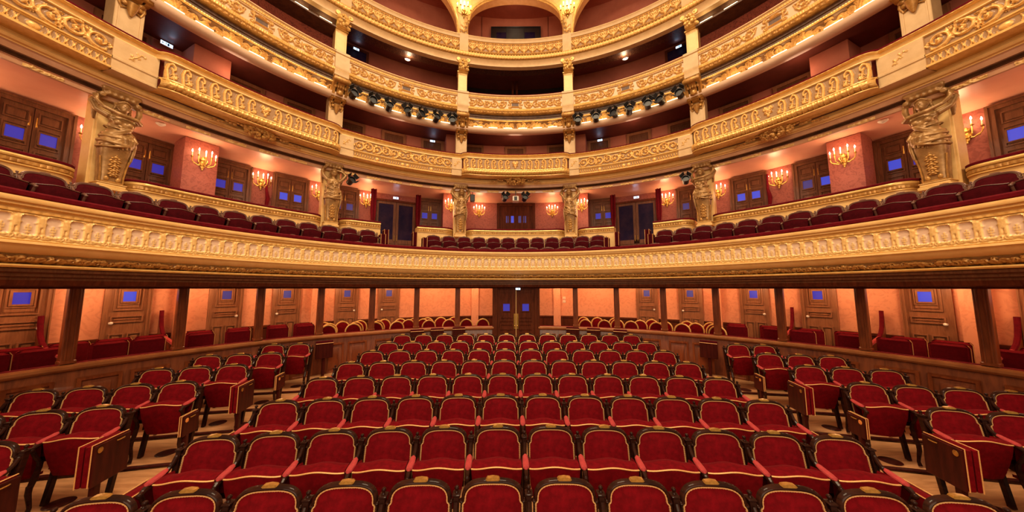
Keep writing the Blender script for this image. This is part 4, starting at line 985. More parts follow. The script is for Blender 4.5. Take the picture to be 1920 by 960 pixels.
# soffit and architrave between second tier and caryatids
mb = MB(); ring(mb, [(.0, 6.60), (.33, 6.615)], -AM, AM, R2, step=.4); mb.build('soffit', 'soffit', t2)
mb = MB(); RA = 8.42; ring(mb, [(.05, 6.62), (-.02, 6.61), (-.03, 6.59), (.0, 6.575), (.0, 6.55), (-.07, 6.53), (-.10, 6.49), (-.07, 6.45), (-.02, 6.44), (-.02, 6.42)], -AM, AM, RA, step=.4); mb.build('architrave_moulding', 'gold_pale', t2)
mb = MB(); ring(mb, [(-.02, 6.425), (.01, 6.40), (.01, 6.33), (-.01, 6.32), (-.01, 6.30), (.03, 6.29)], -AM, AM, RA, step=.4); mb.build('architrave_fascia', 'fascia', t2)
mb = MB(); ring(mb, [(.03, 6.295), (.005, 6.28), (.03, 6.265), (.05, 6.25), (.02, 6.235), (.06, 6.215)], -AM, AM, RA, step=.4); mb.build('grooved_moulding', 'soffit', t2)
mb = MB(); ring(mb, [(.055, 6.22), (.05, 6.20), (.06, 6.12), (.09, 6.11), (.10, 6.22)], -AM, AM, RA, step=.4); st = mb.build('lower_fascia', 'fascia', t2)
def garland_relief(w, h, seed):
    c = Cv(w, h, .011); r_ = random.Random(seed)
    for k in range(int(w / .05)): c.leaf(.04 + k * .05, h * .5 + r_.uniform(-.2, .2) * h, r_.choice([.3, 2.8, -.4, 3.5]), .06, .012, r_.uniform(.7, 1))
    return c
for a in np.arange(-99, 100, 4.9):
    if min(abs(a - b[0]) for b in CAR) < 2.0: continue
    c = garland_relief(.44, .085, int(a * 10)); relief('garland', c.H, a - 1.5, a + 1.5, 6.125, 6.205, RA + .052, .028, 'gold_pale', st)
# garland bosses under the bowed bays
def make_boss():
    mb = MB(); r_ = random.Random(3)
    for k in range(70):
        t = r_.uniform(0, 2 * PI); q = math.sqrt(r_.random()); x = .36 * q * math.cos(t); z = .17 * q * math.sin(t)
        mb.ell((x, -.10 * (1 - q * q) - .04, z), (r_.uniform(.03, .055),) * 3, 7, 5)
    for s_ in (-1, 1):
        for k in range(9): mb.ell((s_ * (.36 + .075 * k), -.02, .05 - .012 * k + .03 * math.sin(k * 2)), (.05, .03, .036 - .002 * k), 7, 5)
    o = mb.build('garland_boss', 'gold_dark'); tag(o, '-', 'ornament'); return o
bo = Placer(make_boss())
for a, nm in ((-57.3, 'left bowed bay'), (0.05, 'middle bowed bay'), (57.6, 'right bowed bay')):
    x, y, z = pol(a, 8.16, 6.50); bo((x, y, z), R_(-a), 'gilt flower and leaf boss under the %s of the second tier' % nm, 'garland bosses')
# second tier interior
mb = MB(); ring(mb, [(.15, 7.40), (.15, 6.72), (2.2, 6.85)], -104, 104, 8.1, step=1); tag(mb.build('floor', 'carpet'), 'floor of the second tier', 'floor', kind='structure')
mb = MB(); ring(mb, [(0, 6.8), (0, 8.8)], -104, 104, 10.0, step=1); tag(mb.build('wall_back', 'wall_rose'), 'rose back wall of the second tier', 'wall', kind='structure')
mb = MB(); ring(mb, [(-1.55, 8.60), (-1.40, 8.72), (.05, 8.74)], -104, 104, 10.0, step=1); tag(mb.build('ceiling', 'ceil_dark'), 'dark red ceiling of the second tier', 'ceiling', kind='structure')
for a0, a1, nm in ((-64.6, -59.9, 'left'), (60.9, 65.6, 'right'), (-17.8, -13.6, 'left of the centre bay'), (13.9, 18.2, 'right of the centre bay')):
    mb = MB(); R = 9.25; ring(mb, [(0, 6.8), (0, 8.72)], a0, a1, R, step=.8)
    for e in (a0, a1): mb.add([pol(e, R, 6.8), pol(e, 10.02, 6.8), pol(e, 10.02, 8.72), pol(e, R, 8.72)], [(0, 1, 2, 3)])
    tag(mb.build('wall_pier', 'wall_rose', ang=30), 'rose plaster pier on the second tier, ' + nm, 'wall', kind='structure')
def make_gallery_door():
    root = thing('door_6', '-', 'door', kind='structure'); hw, H = .36, 1.75; mb = MB()
    for s_ in (-1, 1): mb.box(*sorted((s_ * hw, s_ * (hw + .10))), -.08, .02, 0, H + .10)
    mb.box(-hw, hw, -.08, .02, H, H + .10); mb.build('door_frame', 'wood_door', root)
    mb = MB(); mb.box(-hw, hw, -.03, .01, 0, H)
    for z0, z1 in ((.1, .8), (.9, 1.25), (1.33, H - .06)):
        for s_ in (-1, 1): xa, xb = sorted((s_ * .03, s_ * (hw - .05))); mb.frame(xa, xb, z0, z1, .025, -.045, -.028)
    mb.build('door_leaf', 'wood_loge', root); return root
gdr = Placer(make_gallery_door()); kl = {'left': 0, 'right': 0}
for a in sorted([-80, -70.5, -56.5, -48.2, -38.5, -29.7, -20.8, -10.7, 0.1, 10.9, 21.2, 30.2, 39.0, 48.8, 57.3, 71.2, 80.5], key=abs):
    nm = 'left' if a < 0 else 'right'; kl[nm] += 1
    x, y, z = pol(a, 9.98, 6.84); gdr((x, y, 6.84), R_(-a), 'dark panelled second-tier door with pale frame, %s' % ('exactly in the middle' if abs(a) < 1 else '%s to the %s of the middle' % (ORD(kl[nm] - 1 - (nm == 'right')), nm)), 'doors of the second tier')

# ------------------------------------------------------------------ pilasters with consoles
CA = [-73.2, -43.7, -14.4, 14.5, 44.0, 74.0]; CN = ['left, nearest the stage', 'left, half way round', 'left of the centre bay', 'right of the centre bay', 'right, half way round', 'right, nearest the stage']
def make_pil2():
    root = thing('pilaster', '-', 'pilaster'); mb = MB()
    mb.box(-.215, .215, -.02, .36, 7.0, 8.62, .01); mb.frame(-.17, .17, 7.1, 8.30, .02, -.032, -.019); mb.build('shaft', 'cream', root)
    mb = MB(); mb.tube([(0, -.05, 8.05), (0, -.06, 8.18), (0, -.10, 8.32)], [.02, .075, .10], 10)
    for s_ in (-1, 1): mb.ell((s_ * .10, -.05, 8.28), (.07, .05, .06), 10, 6); mb.ell((s_ * .14, -.05, 8.40), (.07, .06, .07), 10, 6); mb.tube([(s_ * .16, -.05, 8.46), (s_ * .19, -.03, 8.30), (s_ * .14, -.03, 8.16), (s_ * .07, -.05, 8.20)], [.03, .03, .02, .012], 8)
    mb.build('drop_ornament', 'gold_dark', root)
    mb = MB()
    prof = [(.05, 8.42), (-.10, 8.40), (-.24, 8.46), (-.34, 8.58), (-.40, 8.74), (-.50, 8.84), (-.60, 8.88), (-.62, 8.98), (-.55, 9.05), (-.30, 9.08), (.2, 9.1)]
    for x0, x1 in ((-.22, -.14), (-.10, .10), (.14, .22)):
        v = [(x0, y, z) for y, z in prof] + [(x1, y, z) for y, z in prof]; n = len(prof); mb.add(v, [tuple(range(n)), tuple(range(2 * n - 1, n - 1, -1))] + [(i, (i + 1) % n, (i + 1) % n + n, i + n) for i in range(n)])
    mb.lathe([(.001, -.24), (.07, -.24), (.085, -.2), (.085, .2), (.07, .24), (.001, .24)], 16, (0, -.56, 8.93), axis='x'); mb.lathe([(.001, -.235), (.05, -.235), (.06, -.2), (.06, .2), (.05, .235), (.001, .235)], 16, (0, -.20, 8.50), axis='x')
    for k in range(5): mb.ell((-.14 + .07 * k, -.42 - .02 * (k == 2), 8.78), (.045, .05, .07), 8, 6)
    mb.ell((0, -.36, 8.62), (.09, .06, .10), 10, 8); mb.build('console', 'gold_dark', root); return root
def make_pil3():
    root = thing('pilaster', '-', 'pilaster'); mb = MB()
    mb.box(-.175, .175, -.02, .30, 9.8, 10.92, .008); mb.frame(-.135, .135, 9.95, 10.84, .016, -.03, -.019); mb.build('shaft', 'gold_pale', root)
    mb = MB(); mb.box(-.21, .21, -.06, .3, 10.92, 10.97, .008); mb.box(-.185, .185, -.03, .3, 10.86, 10.89, .006)
    for k in range(26):
        r_ = random.Random(k); mb.ell((r_.uniform(-.2, .2), -.10 - r_.uniform(0, .2), r_.uniform(11.0, 11.34)), (r_.uniform(.035, .065),) * 3, 7, 5)
    for s_ in (-1, 1): mb.lathe([(.001, -.1), (.07, -.1), (.08, 0), (.07, .1), (.001, .1)], 12, (s_ * .19, -.2, 11.30), axis='y')
    mb.box(-.17, .17, -.18, .3, 10.97, 11.35, .02); mb.build('capital', 'gold', root); return root
p2 = Placer(make_pil2()); p3 = Placer(make_pil3())
for a, nm in zip(CA, CN):
    x, y, z = pol(a, 8.52, 0); p2((x, y, 0), R_(-a), 'cream pilaster with big gilt console on the second tier, ' + nm, 'pilasters of the second tier')
    x, y, z = pol(a, 8.42, 0); p3((x, y, 0), R_(-a), 'pale gold pilaster with leafy capital on the third tier, ' + nm, 'pilasters of the third tier')

# ================================================================== THIRD TIER
t3 = thing('gilded_balcony', 'third gilded balcony front with foliage frieze and lamps beneath', 'balcony'); R3 = 8.1
mb = MB(); ring(mb, [(.02, 9.915), (-.01, 9.93), (-.01, 9.965), (.05, 9.975), (.2, 9.96)], -AM, AM, R3); mb.build('velvet_rail', 'rail_velvet', t3)
mb = MB(); ring(mb, [(.02, 9.92), (-.06, 9.91), (-.065, 9.88), (-.03, 9.865), (-.02, 9.84)], -AM, AM, R3); ring(mb, [(-.02, 9.79), (.0, 9.77), (-.025, 9.76), (-.025, 9.745), (.01, 9.735)], -AM, AM, R3); mb.build('top_moulding', 'cream', t3)
mb = MB(); ring(mb, [(-.015, 9.845), (-.03, 9.835, .012, .06), (-.02, 9.79, .012, .06), (-.01, 9.785)], -AM, AM, R3, step=.12); mb.build('reeded_band', 'gold', t3)
BAY3 = [(-103, -75.0), (-71.6, -45.2), (-42.2, -15.9), (-12.9, 12.9), (16.0, 42.5), (45.5, 72.3), (75.6, 103)]
for a0, a1 in BAY3:
    w = R_(a1 - a0) * R3; w2 = w / 2; Hh_ = motif_rinceau(w2 - .28, .36, 5, 't')
    c = Cv(.28, .36, RES); c.stroke([(.10, .09), (.28, .09)], .018, 1); c.stroke([(.10, .27), (.28, .27)], .018, 1); c.stroke([(.10, .09), (.10, .27)], .018, 1); c.spiral(.07, .29, .05, .01, 0, 1.2, .016, 1); c.spiral(.07, .07, .05, .01, 0, -1.2, .016, 1); c.stroke([(.2, .32), (.28, .33)], .02, .9); c.leaf(.05, .18, PI, .09, .02, .9)
    nv = min(Hh_.shape[0], c.H.shape[0]); half = np.c_[Hh_[:nv], c.H[:nv]]; H = np.c_[half, half[:, ::-1]]
    fz = relief('foliage_frieze', H, a0, a1, 9.375, 9.74, R3 + .015, .055, 'frieze_third', t3)
    m = (a0 + a1) / 2; mb = MB(); ring(mb, [(.010, 9.49), (.010, 9.62)], m - .95, m + .95, R3, step=.4); mb.build('plaque', 'soffit', fz)
for a0, a1 in zip([b[1] for b in BAY3[:-1]], [b[0] for b in BAY3[1:]]):
    mb = MB(); ring(mb, [(.05, 9.94), (-.075, 9.935), (-.075, 9.86), (-.045, 9.84), (-.045, 9.42), (-.065, 9.40), (-.065, 9.33), (-.05, 9.31), (-.05, 9.12), (.2, 9.10)], a0, a1, R3, step=.4)
    for e in (a0, a1): mb.add([pol(e, R3 - .05, 9.1), pol(e, R3 + .1, 9.1), pol(e, R3 + .1, 9.92), pol(e, R3 - .05, 9.92)], [(0, 1, 2, 3)])
    mb.build('pedestal', 'cream', t3)
mb = MB(); ring(mb, [(.02, 9.385), (-.03, 9.37), (-.04, 9.33, .02, .05), (-.03, 9.28, .02, .05), (.0, 9.27), (.0, 9.255)], -AM, AM, R3, step=.12); mb.build('leaf_moulding', 'gold', t3)
mb = MB(); ring(mb, [(.0, 9.26), (.0, 9.245), (.015, 9.24, .035, .12), (.02, 9.20, .035, .12), (.05, 9.19), (.15, 9.18)], -AM, AM, R3, step=.12); mb.build('dentil_moulding', 'gold_dark', t3)
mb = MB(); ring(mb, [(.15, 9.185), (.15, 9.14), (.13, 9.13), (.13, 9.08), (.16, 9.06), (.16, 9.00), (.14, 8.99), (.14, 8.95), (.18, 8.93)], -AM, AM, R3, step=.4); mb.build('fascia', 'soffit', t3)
mb = MB(); ring(mb, [(.14, 8.985), (.12, 8.975, .012, .05), (.12, 8.945, .012, .05), (.16, 8.935)], -AM, AM, R3, step=.12); mb.build('bead_moulding', 'gold', t3)
relief('ornament_cove', foliage_strip(R_(2 * AM) * 8.3, .34, .0135, 8, 1.4), -AM, AM, 0, 0, R3, .05, 'frieze_leaf', t3, prof=[(.31, 8.60), (.305, 8.70), (.28, 8.80), (.23, 8.89), (.17, 8.94)])
mb = MB(); ring(mb, [(.30, 8.61), (.15, 8.60), (.12, 8.62), (.09, 8.62), (.09, 8.60), (.115, 8.53), (.17, 8.485), (.26, 8.47), (.40, 8.50)], -AM, AM, R3, step=.4); ldg = mb.build('light_ledge', 'ledge', t3)
kl = 0
def strip_lamp(a, hw, r, z, label, group):
    mb = MB(); L = R_(hw) * r; mb.box(-L, L, -.022, .022, -.016, .012, .005); t = thing('strip_lamp', label, 'lamp', pol(a, r, z), R_(-a), group); hb = mb.build('housing', 'gold_pale', t)
    mb = MB(); mb.box(-L * .94, L * .94, -.012, .020, .012, .034, .006); mb.build('tube', 'strip', t)
STR = []
for a0, a1, n, nm in ((-12.2, 12.2, 6, 'centre bay'), (-41.4, -16.8, 6, 'inner left bay'), (17, 41.6, 6, 'inner right bay'), (-71.4, -45.6, 7, 'outer left bay'), (45.8, 71.9, 7, 'outer right bay'), (-100, -75.6, 6, 'far left bay'), (76, 100, 6, 'far right bay')):
    for k in range(n):
        a = a0 + (a1 - a0) * (k + .5) / n; strip_lamp(a, 1.25, R3 + .125, 8.632, 'lit strip lamp on the ledge under the third tier, %s, %s from left' % (nm, ORD(k)), 'strip lamps under the third tier'); STR.append((a, R3 + .14, 8.74))
# third tier interior
mb = MB(); ring(mb, [(.15, 9.90), (.15, 9.25), (2.2, 9.4)], -104, 104, 8.1, step=1); tag(mb.build('floor', 'carpet'), 'floor of the third tier', 'floor', kind='structure')
for a0, a1, R, mt, nm in ((-104, -43.5, 8.95, 'wall_damask', 'deep red damask side wall of the third tier, left'), (-43.5, -13.6, 10, 'wall_brown', 'plain red brown wall of the third tier, left of the booth'), (13.6, 43.5, 10, 'wall_brown', 'plain red brown wall of the third tier, right of the booth'), (43.5, 104, 8.95, 'wall_damask', 'deep red damask side wall of the third tier, right')):
    mb = MB(); ring(mb, [(0, 9.3), (0, 12.1)], a0, a1, R, step=1)
    e = a0 if abs(a0) < abs(a1) else a1
    if abs(e) < 20: mb.add([pol(e, R, 9.3), pol(e, 10.8, 9.3), pol(e, 10.8, 12.1), pol(e, R, 12.1)], [(0, 1, 2, 3)])
    else:
        e2 = 43.5 * (1 if a0 >= 0 or a1 > 43 and a0 > 0 else -1); mb.add([pol(e2, 8.95, 9.3), pol(e2, 10, 9.3), pol(e2, 10, 12.1), pol(e2, 8.95, 12.1)], [(0, 1, 2, 3)])
    tag(mb.build('wall_back', mt, ang=30), nm, 'wall', kind='structure')
mb = MB(); ring(mb, [(0, 9.3), (0, 12.1)], -13.6, 13.6, 10.7, step=1)
tag(mb.build('wall_back', 'void'), 'dark back wall of the open control booth on the third tier', 'wall', kind='structure')
t = thing('booth_mullion', 'dark timber mullion in the middle of the third tier control booth', 'post', pol(0, 10.0, 9.4)); mb = MB(); mb.box(-.14, -.05, -.05, .05, 0, 2.6); mb.box(.05, .14, -.05, .05, 0, 2.6); mb.build('upright', 'wood_dark', t); mb = MB(); mb.box(-2.3, 2.3, -.04, .04, 1.15, 1.23); mb.build('crossbar', 'void', t)
mb = MB(); ring(mb, [(-1.75, 11.2), (-1.6, 11.32), (-.8, 11.55)], -104, 104, 10.0, step=1); o = mb.build('ceiling', 'ceil_orn'); tag(o, 'dark ornamented border of the third tier ceiling', 'ceiling', kind='structure')
mb = MB(); ring(mb, [(-.8, 11.55), (0, 11.85), (.8, 11.9)], -104, 104, 10.0, step=1); tag(mb.build('ceiling', 'ceil_dark'), 'dark red ceiling of the third tier', 'ceiling', kind='structure')
for a, nm in ((-38.9, 'left'), (39.6, 'right')):
    t = thing('door_7', 'dark corridor door on the third tier wall, %s' % nm, 'door', pol(a, 9.95, 9.4), R_(-a), kind='structure')
    mb = MB(); mb.frame(-.52, .52, 0, 2.3, .09, -.06, .02); mb.build('door_frame', 'wood_dark', t); mb = MB(); mb.box(-.43, .43, -.03, .0, .09, 2.21); mb.build('door_leaf', 'glass_dark', t)
# ================================================================== FOURTH TIER
t4 = thing('gilded_balcony', 'topmost gilded gallery front with palmette frieze', 'balcony'); R4 = 8.1
mb = MB(); ring(mb, [(.2, 12.30), (.02, 12.32), (-.05, 12.31), (-.06, 12.27), (-.03, 12.24), (-.02, 12.17), (-.035, 12.165), (-.03, 12.14), (.02, 12.13)], -AM, AM, R4); mb.build('top_moulding', 'cream', t4)
BAY4 = [(-103, -74.4), (-72.0, -44.9), (-42.5, -15.6), (-13.2, 13.3), (15.7, 42.8), (45.2, 72.8), (75.2, 103)]
cwid = .335; c = Cv(cwid, .49, .0135)
for s_ in (-1, 0, 1): c.leaf(cwid / 2, .16, PI / 2 + s_ * .55, .24, .030, .95)
c.leaf(cwid / 2, .20, -PI / 2, .14, .03, .9); c.dot(cwid / 2, .40, .035, 1); c.spiral(cwid * .28, .33, .05, .01, 0, 1.3, .017, .95); c.spiral(cwid * .72, .33, .05, .01, PI, -1.3, .017, .95)
c.stroke([(0, .36), (.03, .25), (.08, .19), (cwid / 2, .15)], (.022, .028), .95); c.stroke([(cwid, .36), (cwid - .03, .25), (cwid - .08, .19), (cwid / 2, .15)], (.022, .028), .95)
c.leaf(0, .42, -PI / 2, .16, .024, .95); c.leaf(cwid, .42, -PI / 2, .16, .024, .95); c.dot(.05, .10, .020, .8); c.dot(cwid - .05, .10, .020, .8); c.stroke([(0, .05), (cwid, .05)], .016, .9); c.stroke([(0, .46), (cwid, .46)], .014, .8)
for x in np.linspace(.04, cwid - .04, 5): c.dot(x, .44, .013, .7)
for a0, a1 in BAY4:
    n = int(round(R_(a1 - a0) * R4 / cwid)); H = np.tile(c.H[:, :-1], (1, n)); relief('palmette_frieze', H, a0, a1, 11.64, 12.135, R4 + .02, .07, 'frieze_fourth', t4)
for a0, a1 in zip([b[1] for b in BAY4[:-1]], [b[0] for b in BAY4[1:]]):
    mb = MB(); ring(mb, [(.05, 12.32), (-.075, 12.315), (-.075, 12.24), (-.045, 12.14), (-.045, 11.6), (-.06, 11.58), (-.06, 11.45), (.1, 11.40)], a0, a1, R4, step=.4)
    for e in (a0, a1): mb.add([pol(e, R4 - .05, 11.45), pol(e, R4 + .1, 11.45), pol(e, R4 + .1, 12.3), pol(e, R4 - .05, 12.3)], [(0, 1, 2, 3)])
    mb.build('pedestal', 'cream', t4)
relief('leaf_roll', leaf_strip(R_(2 * AM) * 8.1, .28, .0145, .22, size=.8), -AM, AM, 0, 0, R4, .035, 'frieze_roll', t4, prof=[(.0, 11.42), (-.05, 11.45), (-.075, 11.51), (-.06, 11.59), (.0, 11.645)])
mb = MB(); ring(mb, [(.0, 11.425), (-.02, 11.41), (.02, 11.38), (.08, 11.30), (.09, 11.24), (.06, 11.22), (.06, 11.19), (.25, 11.185)], -AM, AM, R4); mb.build('cove_moulding', 'cream', t4)
# light strips under the gallery at the sides
for sd, nm in ((-1, 'left'), (1, 'right')):
    mb = MB(); ring(mb, [(.25, 11.2), (.35, 11.1), (.35, 10.98), (.20, 10.93), (.20, 10.88), (.5, 10.86), (.86, 10.9)], sd * 45, sd * 72.5, R4, step=.5); tag(mb.build('trim_2', 'soffit'), 'dark cornice with lamps under the gallery at %s' % nm, 'cornice', kind='structure')
    for k in range(6):
        a = sd * (47.0 + 4.6 * k); strip_lamp(a, 1.3, R4 + .27, 10.965, 'lit strip lamp under the gallery on the %s, %s from the pilaster' % (nm, ORD(k)), 'strip lamps under the gallery'); STR.append((a, R4 + .22, 11.03))
# fourth tier interior, arches, ceiling
mb = MB(); ring(mb, [(.2, 12.3), (.2, 12.0), (2.2, 12.9)], -104, 104, 8.1, step=1); tag(mb.build('floor', 'carpet'), 'stepped floor of the gallery', 'floor', kind='structure')
mb = MB(); ring(mb, [(0, 12.6), (0, 15.0)], -104, 104, 10.0, step=1); tag(mb.build('wall_back', 'wall_rose'), 'rose plaster back wall of the gallery', 'wall', kind='structure')
mb = MB(); ring(mb, [(.02, 14.98), (-.8, 15.15), (-1.65, 15.5), (-2.3, 16.4)], -104, 104, 10.0, step=1); tag(mb.build('ceiling', 'wall_brown'), 'curved red brown ceiling over the gallery', 'ceiling', kind='structure')
t = thing('projection_window', 'long black projection window in the gallery back wall', 'window', pol(.3, 9.86, 13.62), R_(-.3))
mb = MB(); mb.frame(-1.15, 1.15, 0, .83, .05, -.04, .01); mb.build('window_frame', 'black', t); mb = MB(); mb.box(-1.1, 1.1, -.01, .0, .05, .78); mb.build('window_pane', 'void', t)
mb = MB(); mb.box(-.42, -.40, -.05, 0, .05, .78); mb.box(.35, .37, -.05, 0, .05, .78); mb.build('mullion', 'black', t); mb = MB(); mb.box(-.90, -.45, -.018, -.010, .12, .55); mb.box(.40, .88, -.018, -.01, .12, .55); mb.build('blind', 'glass_dark', t)
for a in (-8.8, 8.9):
    mb = MB(); mb.box(-.012, .012, -.02, 0, 12.7, 15); o = mb.build('trim_3', 'ceil_dark'); o.location = pol(a, 10, 0); o.rotation_euler = (0, 0, R_(-a)); tag(o, 'thin vertical joint in the gallery wall, %s of the projection window' % ('left' if a < 0 else 'right'), 'trim', kind='structure')
# arcade of the gallery: one ring of arches carried on short pillars
ar = thing('gallery_arcade', 'gilded arcade over the topmost gallery with fan-shaped springings', 'arcade')
mb = MB(); rb = MB(); segs = []
for i in range(len(CA) - 1): segs.append((CA[i], CA[i + 1], 13.0 if i == 2 else 12.25, 1.37 if i == 2 else 2.35))
segs = [(CA[0] - 29, CA[0], 12.25, 2.35)] + segs + [(CA[-1], CA[-1] + 29, 12.25, 2.35)]
for a0, a1, z0, hh in segs:
    hw = 1.25; A = np.linspace(a0 + hw, a1 - hw, 41); m = (a0 + a1) / 2; half = (a1 - a0) / 2 - hw
    Z = [z0 + hh * math.sqrt(max(0, 1 - min(1, abs((a - m) / half)) ** 2)) for a in A]
    A2 = [a0] + list(A) + [a1]; Z2 = [12.2] + Z + [12.2]; Z2[0] = Z2[-1] = 12.2
    top = 16.0
    F = [[pol(a, 8.30, z) for a, z in zip(A2, Z2)], [pol(a, 8.30 - .5 * ((zz - 13.5) / 2.5 if zz > 13.5 else 0), top) for a, zz in zip(A2, [top] * len(A2))]]
    mb.grid(np.array(F)); mb.grid(np.array([[pol(a, 8.30, z) for a, z in zip(A, Z)], [pol(a, 8.62, z) for a, z in zip(A, Z)]]))
    pth = [pol(a, 8.27, z + .10) for a, z in zip(A, Z)]; rb.tube(pth, .055, 8); rb.tube([pol(a, 8.27, z + .22) for a, z in zip(A, Z)], .022, 6); rb.tube([pol(a, 8.29, z + .01) for a, z in zip(A, Z)], .03, 6)
mb.build('spandrel', 'gold_pale', ar, ang=30); rb.build('arch_rib', 'gold', ar)
for a, nm in zip(CA, CN):
    w = .36; c2 = Cv(.34, 1.45, .0125); r_ = random.Random(4)
    for k in range(8):
        z = .1 + .17 * k; c2.dot(.17, z, .035, .95)
        for s_ in (-1, 1): c2.leaf(.17, z + .02, PI / 2 + s_ * 1.0, .11, .018, .9); c2.spiral(.17 + s_ * .09, z + .08, .035, .008, 0, s_ * 1.2, .012, .85)
    c2.stroke([(.02, 0), (.02, 1.45)], .014, .9); c2.stroke([(.32, 0), (.32, 1.45)], .014, .9)
    relief('pillar_ornament', c2.H, a - 1.2, a + 1.2, 12.30, 13.75, 8.25, .06, 'frieze_fourth', ar)
g4 = Placer(sc.root) if False else sc
for a, nm in ((-14.5, 'left of the centre'), (14.8, 'right of the centre')):
    x, y, z = pol(a, 8.2, 13.42); sc((x, y, 13.42), R_(-a), 'blazing five-candle sconce on the gallery pillar, ' + nm, 'sconces of the gallery', scale=(1.15, 1.15, 1.15)); x, y, z = pol(a, 7.9, 13.6); add_light('sconce_lamp', 'POINT', (x, y, z), 28, (1, .66, .34), .12)

# ================================================================== FITTINGS
def make_spot():
    root = thing('stage_spotlight', '-', 'spotlight'); mb = MB()
    mb.lathe([(.001, .20), (.06, .20), (.085, .17), (.09, .02), (.105, -.02), (.105, -.05), (.095, -.05), (.085, -.02), (.08, 0.0), (.001, .0)], 14, (0, 0, 0), axis='y'); bd = mb.build('lamp_body', 'black', root)
    mb = MB(); mb.tube([(-.115, .06, 0), (-.115, .06, .10), (-.08, .06, .16), (.08, .06, .16), (.115, .06, .10), (.115, .06, 0)], .009, 6); mb.tube([(0, .06, .16), (0, .06, .24)], .012, 6); mb.build('yoke', 'black', root)
    mb = MB()
    for k in range(4):
        t = PI / 4 + k * PI / 2; d = Vector((math.cos(t), 0, math.sin(t))); q = Vector((-d.z, 0, d.x)); p = d * .10 + Vector((0, -.05, 0)); e = d * .15 + Vector((0, -.15, 0))
        mb.add([p + q * .07, p - q * .07, e - q * .085, e + q * .085, p + q * .07 + d * .004, p - q * .07 + d * .004, e - q * .085 + d * .004, e + q * .085 + d * .004], [(0, 1, 2, 3), (7, 6, 5, 4), (0, 4, 5, 1), (2, 6, 7, 3), (1, 5, 6, 2), (3, 7, 4, 0)])
    mb.build('barn_door', 'black', root); return root
sp = Placer(make_spot()); kl = {'left': 0, 'right': 0}
for a in sorted([-41.1, -36.9, -33.1, -28.7, -25.3, -21.3, -17.2, 17.1, 21.8, 26.3, 30.2, 34.5, 37.2, 41.4], key=abs):
    nm = 'left' if a < 0 else 'right'; kl[nm] += 1
    x, y, z = pol(a, 7.95, 8.66); o = sp((x, y, z), R_(-a) + random.uniform(-.5, .5), 'black spotlight clamped under the third tier, %s from the centre on the %s' % (ORD(kl[nm] - 1), nm), 'spotlights under the third tier', scale=(1.25, 1.15, 1.25)); o.rotation_euler.x = -.25 + random.uniform(-.1, .25)
for sd, nm in ((-1, 'left'), (1, 'right')):
    mb = MB(); mb.tube([pol(sd * a, 8.0, 8.945) for a in np.arange(15.5, 42.6, .6)], .018, 8); tag(mb.build('lighting_bar', 'black'), 'black lighting bar carrying spotlights under the third tier, %s' % nm, 'lighting bar')
for a, k, nm in ((-2.7, 0, 'left of the middle'), (2.6, 0, 'right of the middle'), (-40.1, 0, 'beside the left caryatid'), (41.2, 0, 'beside the right caryatid')):
    x, y, z = pol(a, 8.32, 5.90); o = sp((x, y, z), R_(-a) + .2, 'black spotlight hung under the second tier, ' + nm, 'spotlights under the second tier', scale=(1.1, 1.1, 1.1)); o.rotation_euler.x = -.3
t = thing('projector', 'pale projector hung under the second tier over the middle doors', 'projector', pol(.1, 8.4, 5.84)); mb = MB(); mb.box(-.12, .12, -.1, .2, -.09, .12, .02); bd = mb.build('housing', 'white', t); mb = MB(); mb.lathe([(.001, -.02), (.05, -.02), (.055, .0)], 14, (0, -.1, 0), axis='y'); mb.box(-.06, .06, -.106, -.1, -.06, .09); mb.build('lens', 'black', bd); mb = MB(); mb.tube([(0, 0, .12), (0, 0, .34)], .015, 6); mb.build('bracket', 'black', t)
t = thing('loudspeaker', 'small brown loudspeaker under the second tier left of the middle', 'loudspeaker', pol(-11.3, 8.45, 5.85), R_(11.3)); mb = MB(); mb.box(-.09, .09, -.07, .09, -.14, .14, .015); b_ = mb.build('cabinet', 'soffit', t); mb = MB(); mb.box(-.075, .075, -.078, -.07, -.12, .12, .004); mb.build('grille', 'black', b_); mb = MB(); mb.tube([(0, .05, .14), (0, .06, .34)], .012, 6); mb.build('bracket', 'black', t)
def make_exit():
    root = thing('exit_sign', '-', 'exit sign'); mb = MB(); mb.box(-.19, .19, -.035, .02, -.085, .085, .008); hs = mb.build('housing', 'white', root)
    mb = MB(); mb.box(-.175, .175, -.041, -.035, -.07, .07); fc = mb.build('sign_face', 'exit', hs)
    mb = MB()                                   # running figure, arrow and door pictogram
    mb.ell((-.03, -.043, .042), (.012, .004, .012), 8, 5); mb.tube([(-.03, -.043, .028), (-.022, -.043, -.008)], .009, 5); mb.tube([(-.022, -.043, -.008), (-.045, -.043, -.03), (-.06, -.043, -.03)], .006, 5); mb.tube([(-.022, -.043, -.008), (.0, -.043, -.025), (-.002, -.043, -.05)], .006, 5); mb.tube([(-.05, -.043, .01), (-.028, -.043, .022), (-.005, -.043, .008)], .005, 5)
    mb.box(.02, .075, -.044, -.041, -.055, .055); mb.add([(-.15, -.043, 0), (-.11, -.043, .04), (-.11, -.043, -.04)], [(0, 1, 2)]); mb.box(-.11, -.075, -.044, -.041, -.012, .012)
    mb.build('pictogram', 'exit_mark', fc); return root
ex = Placer(make_exit())
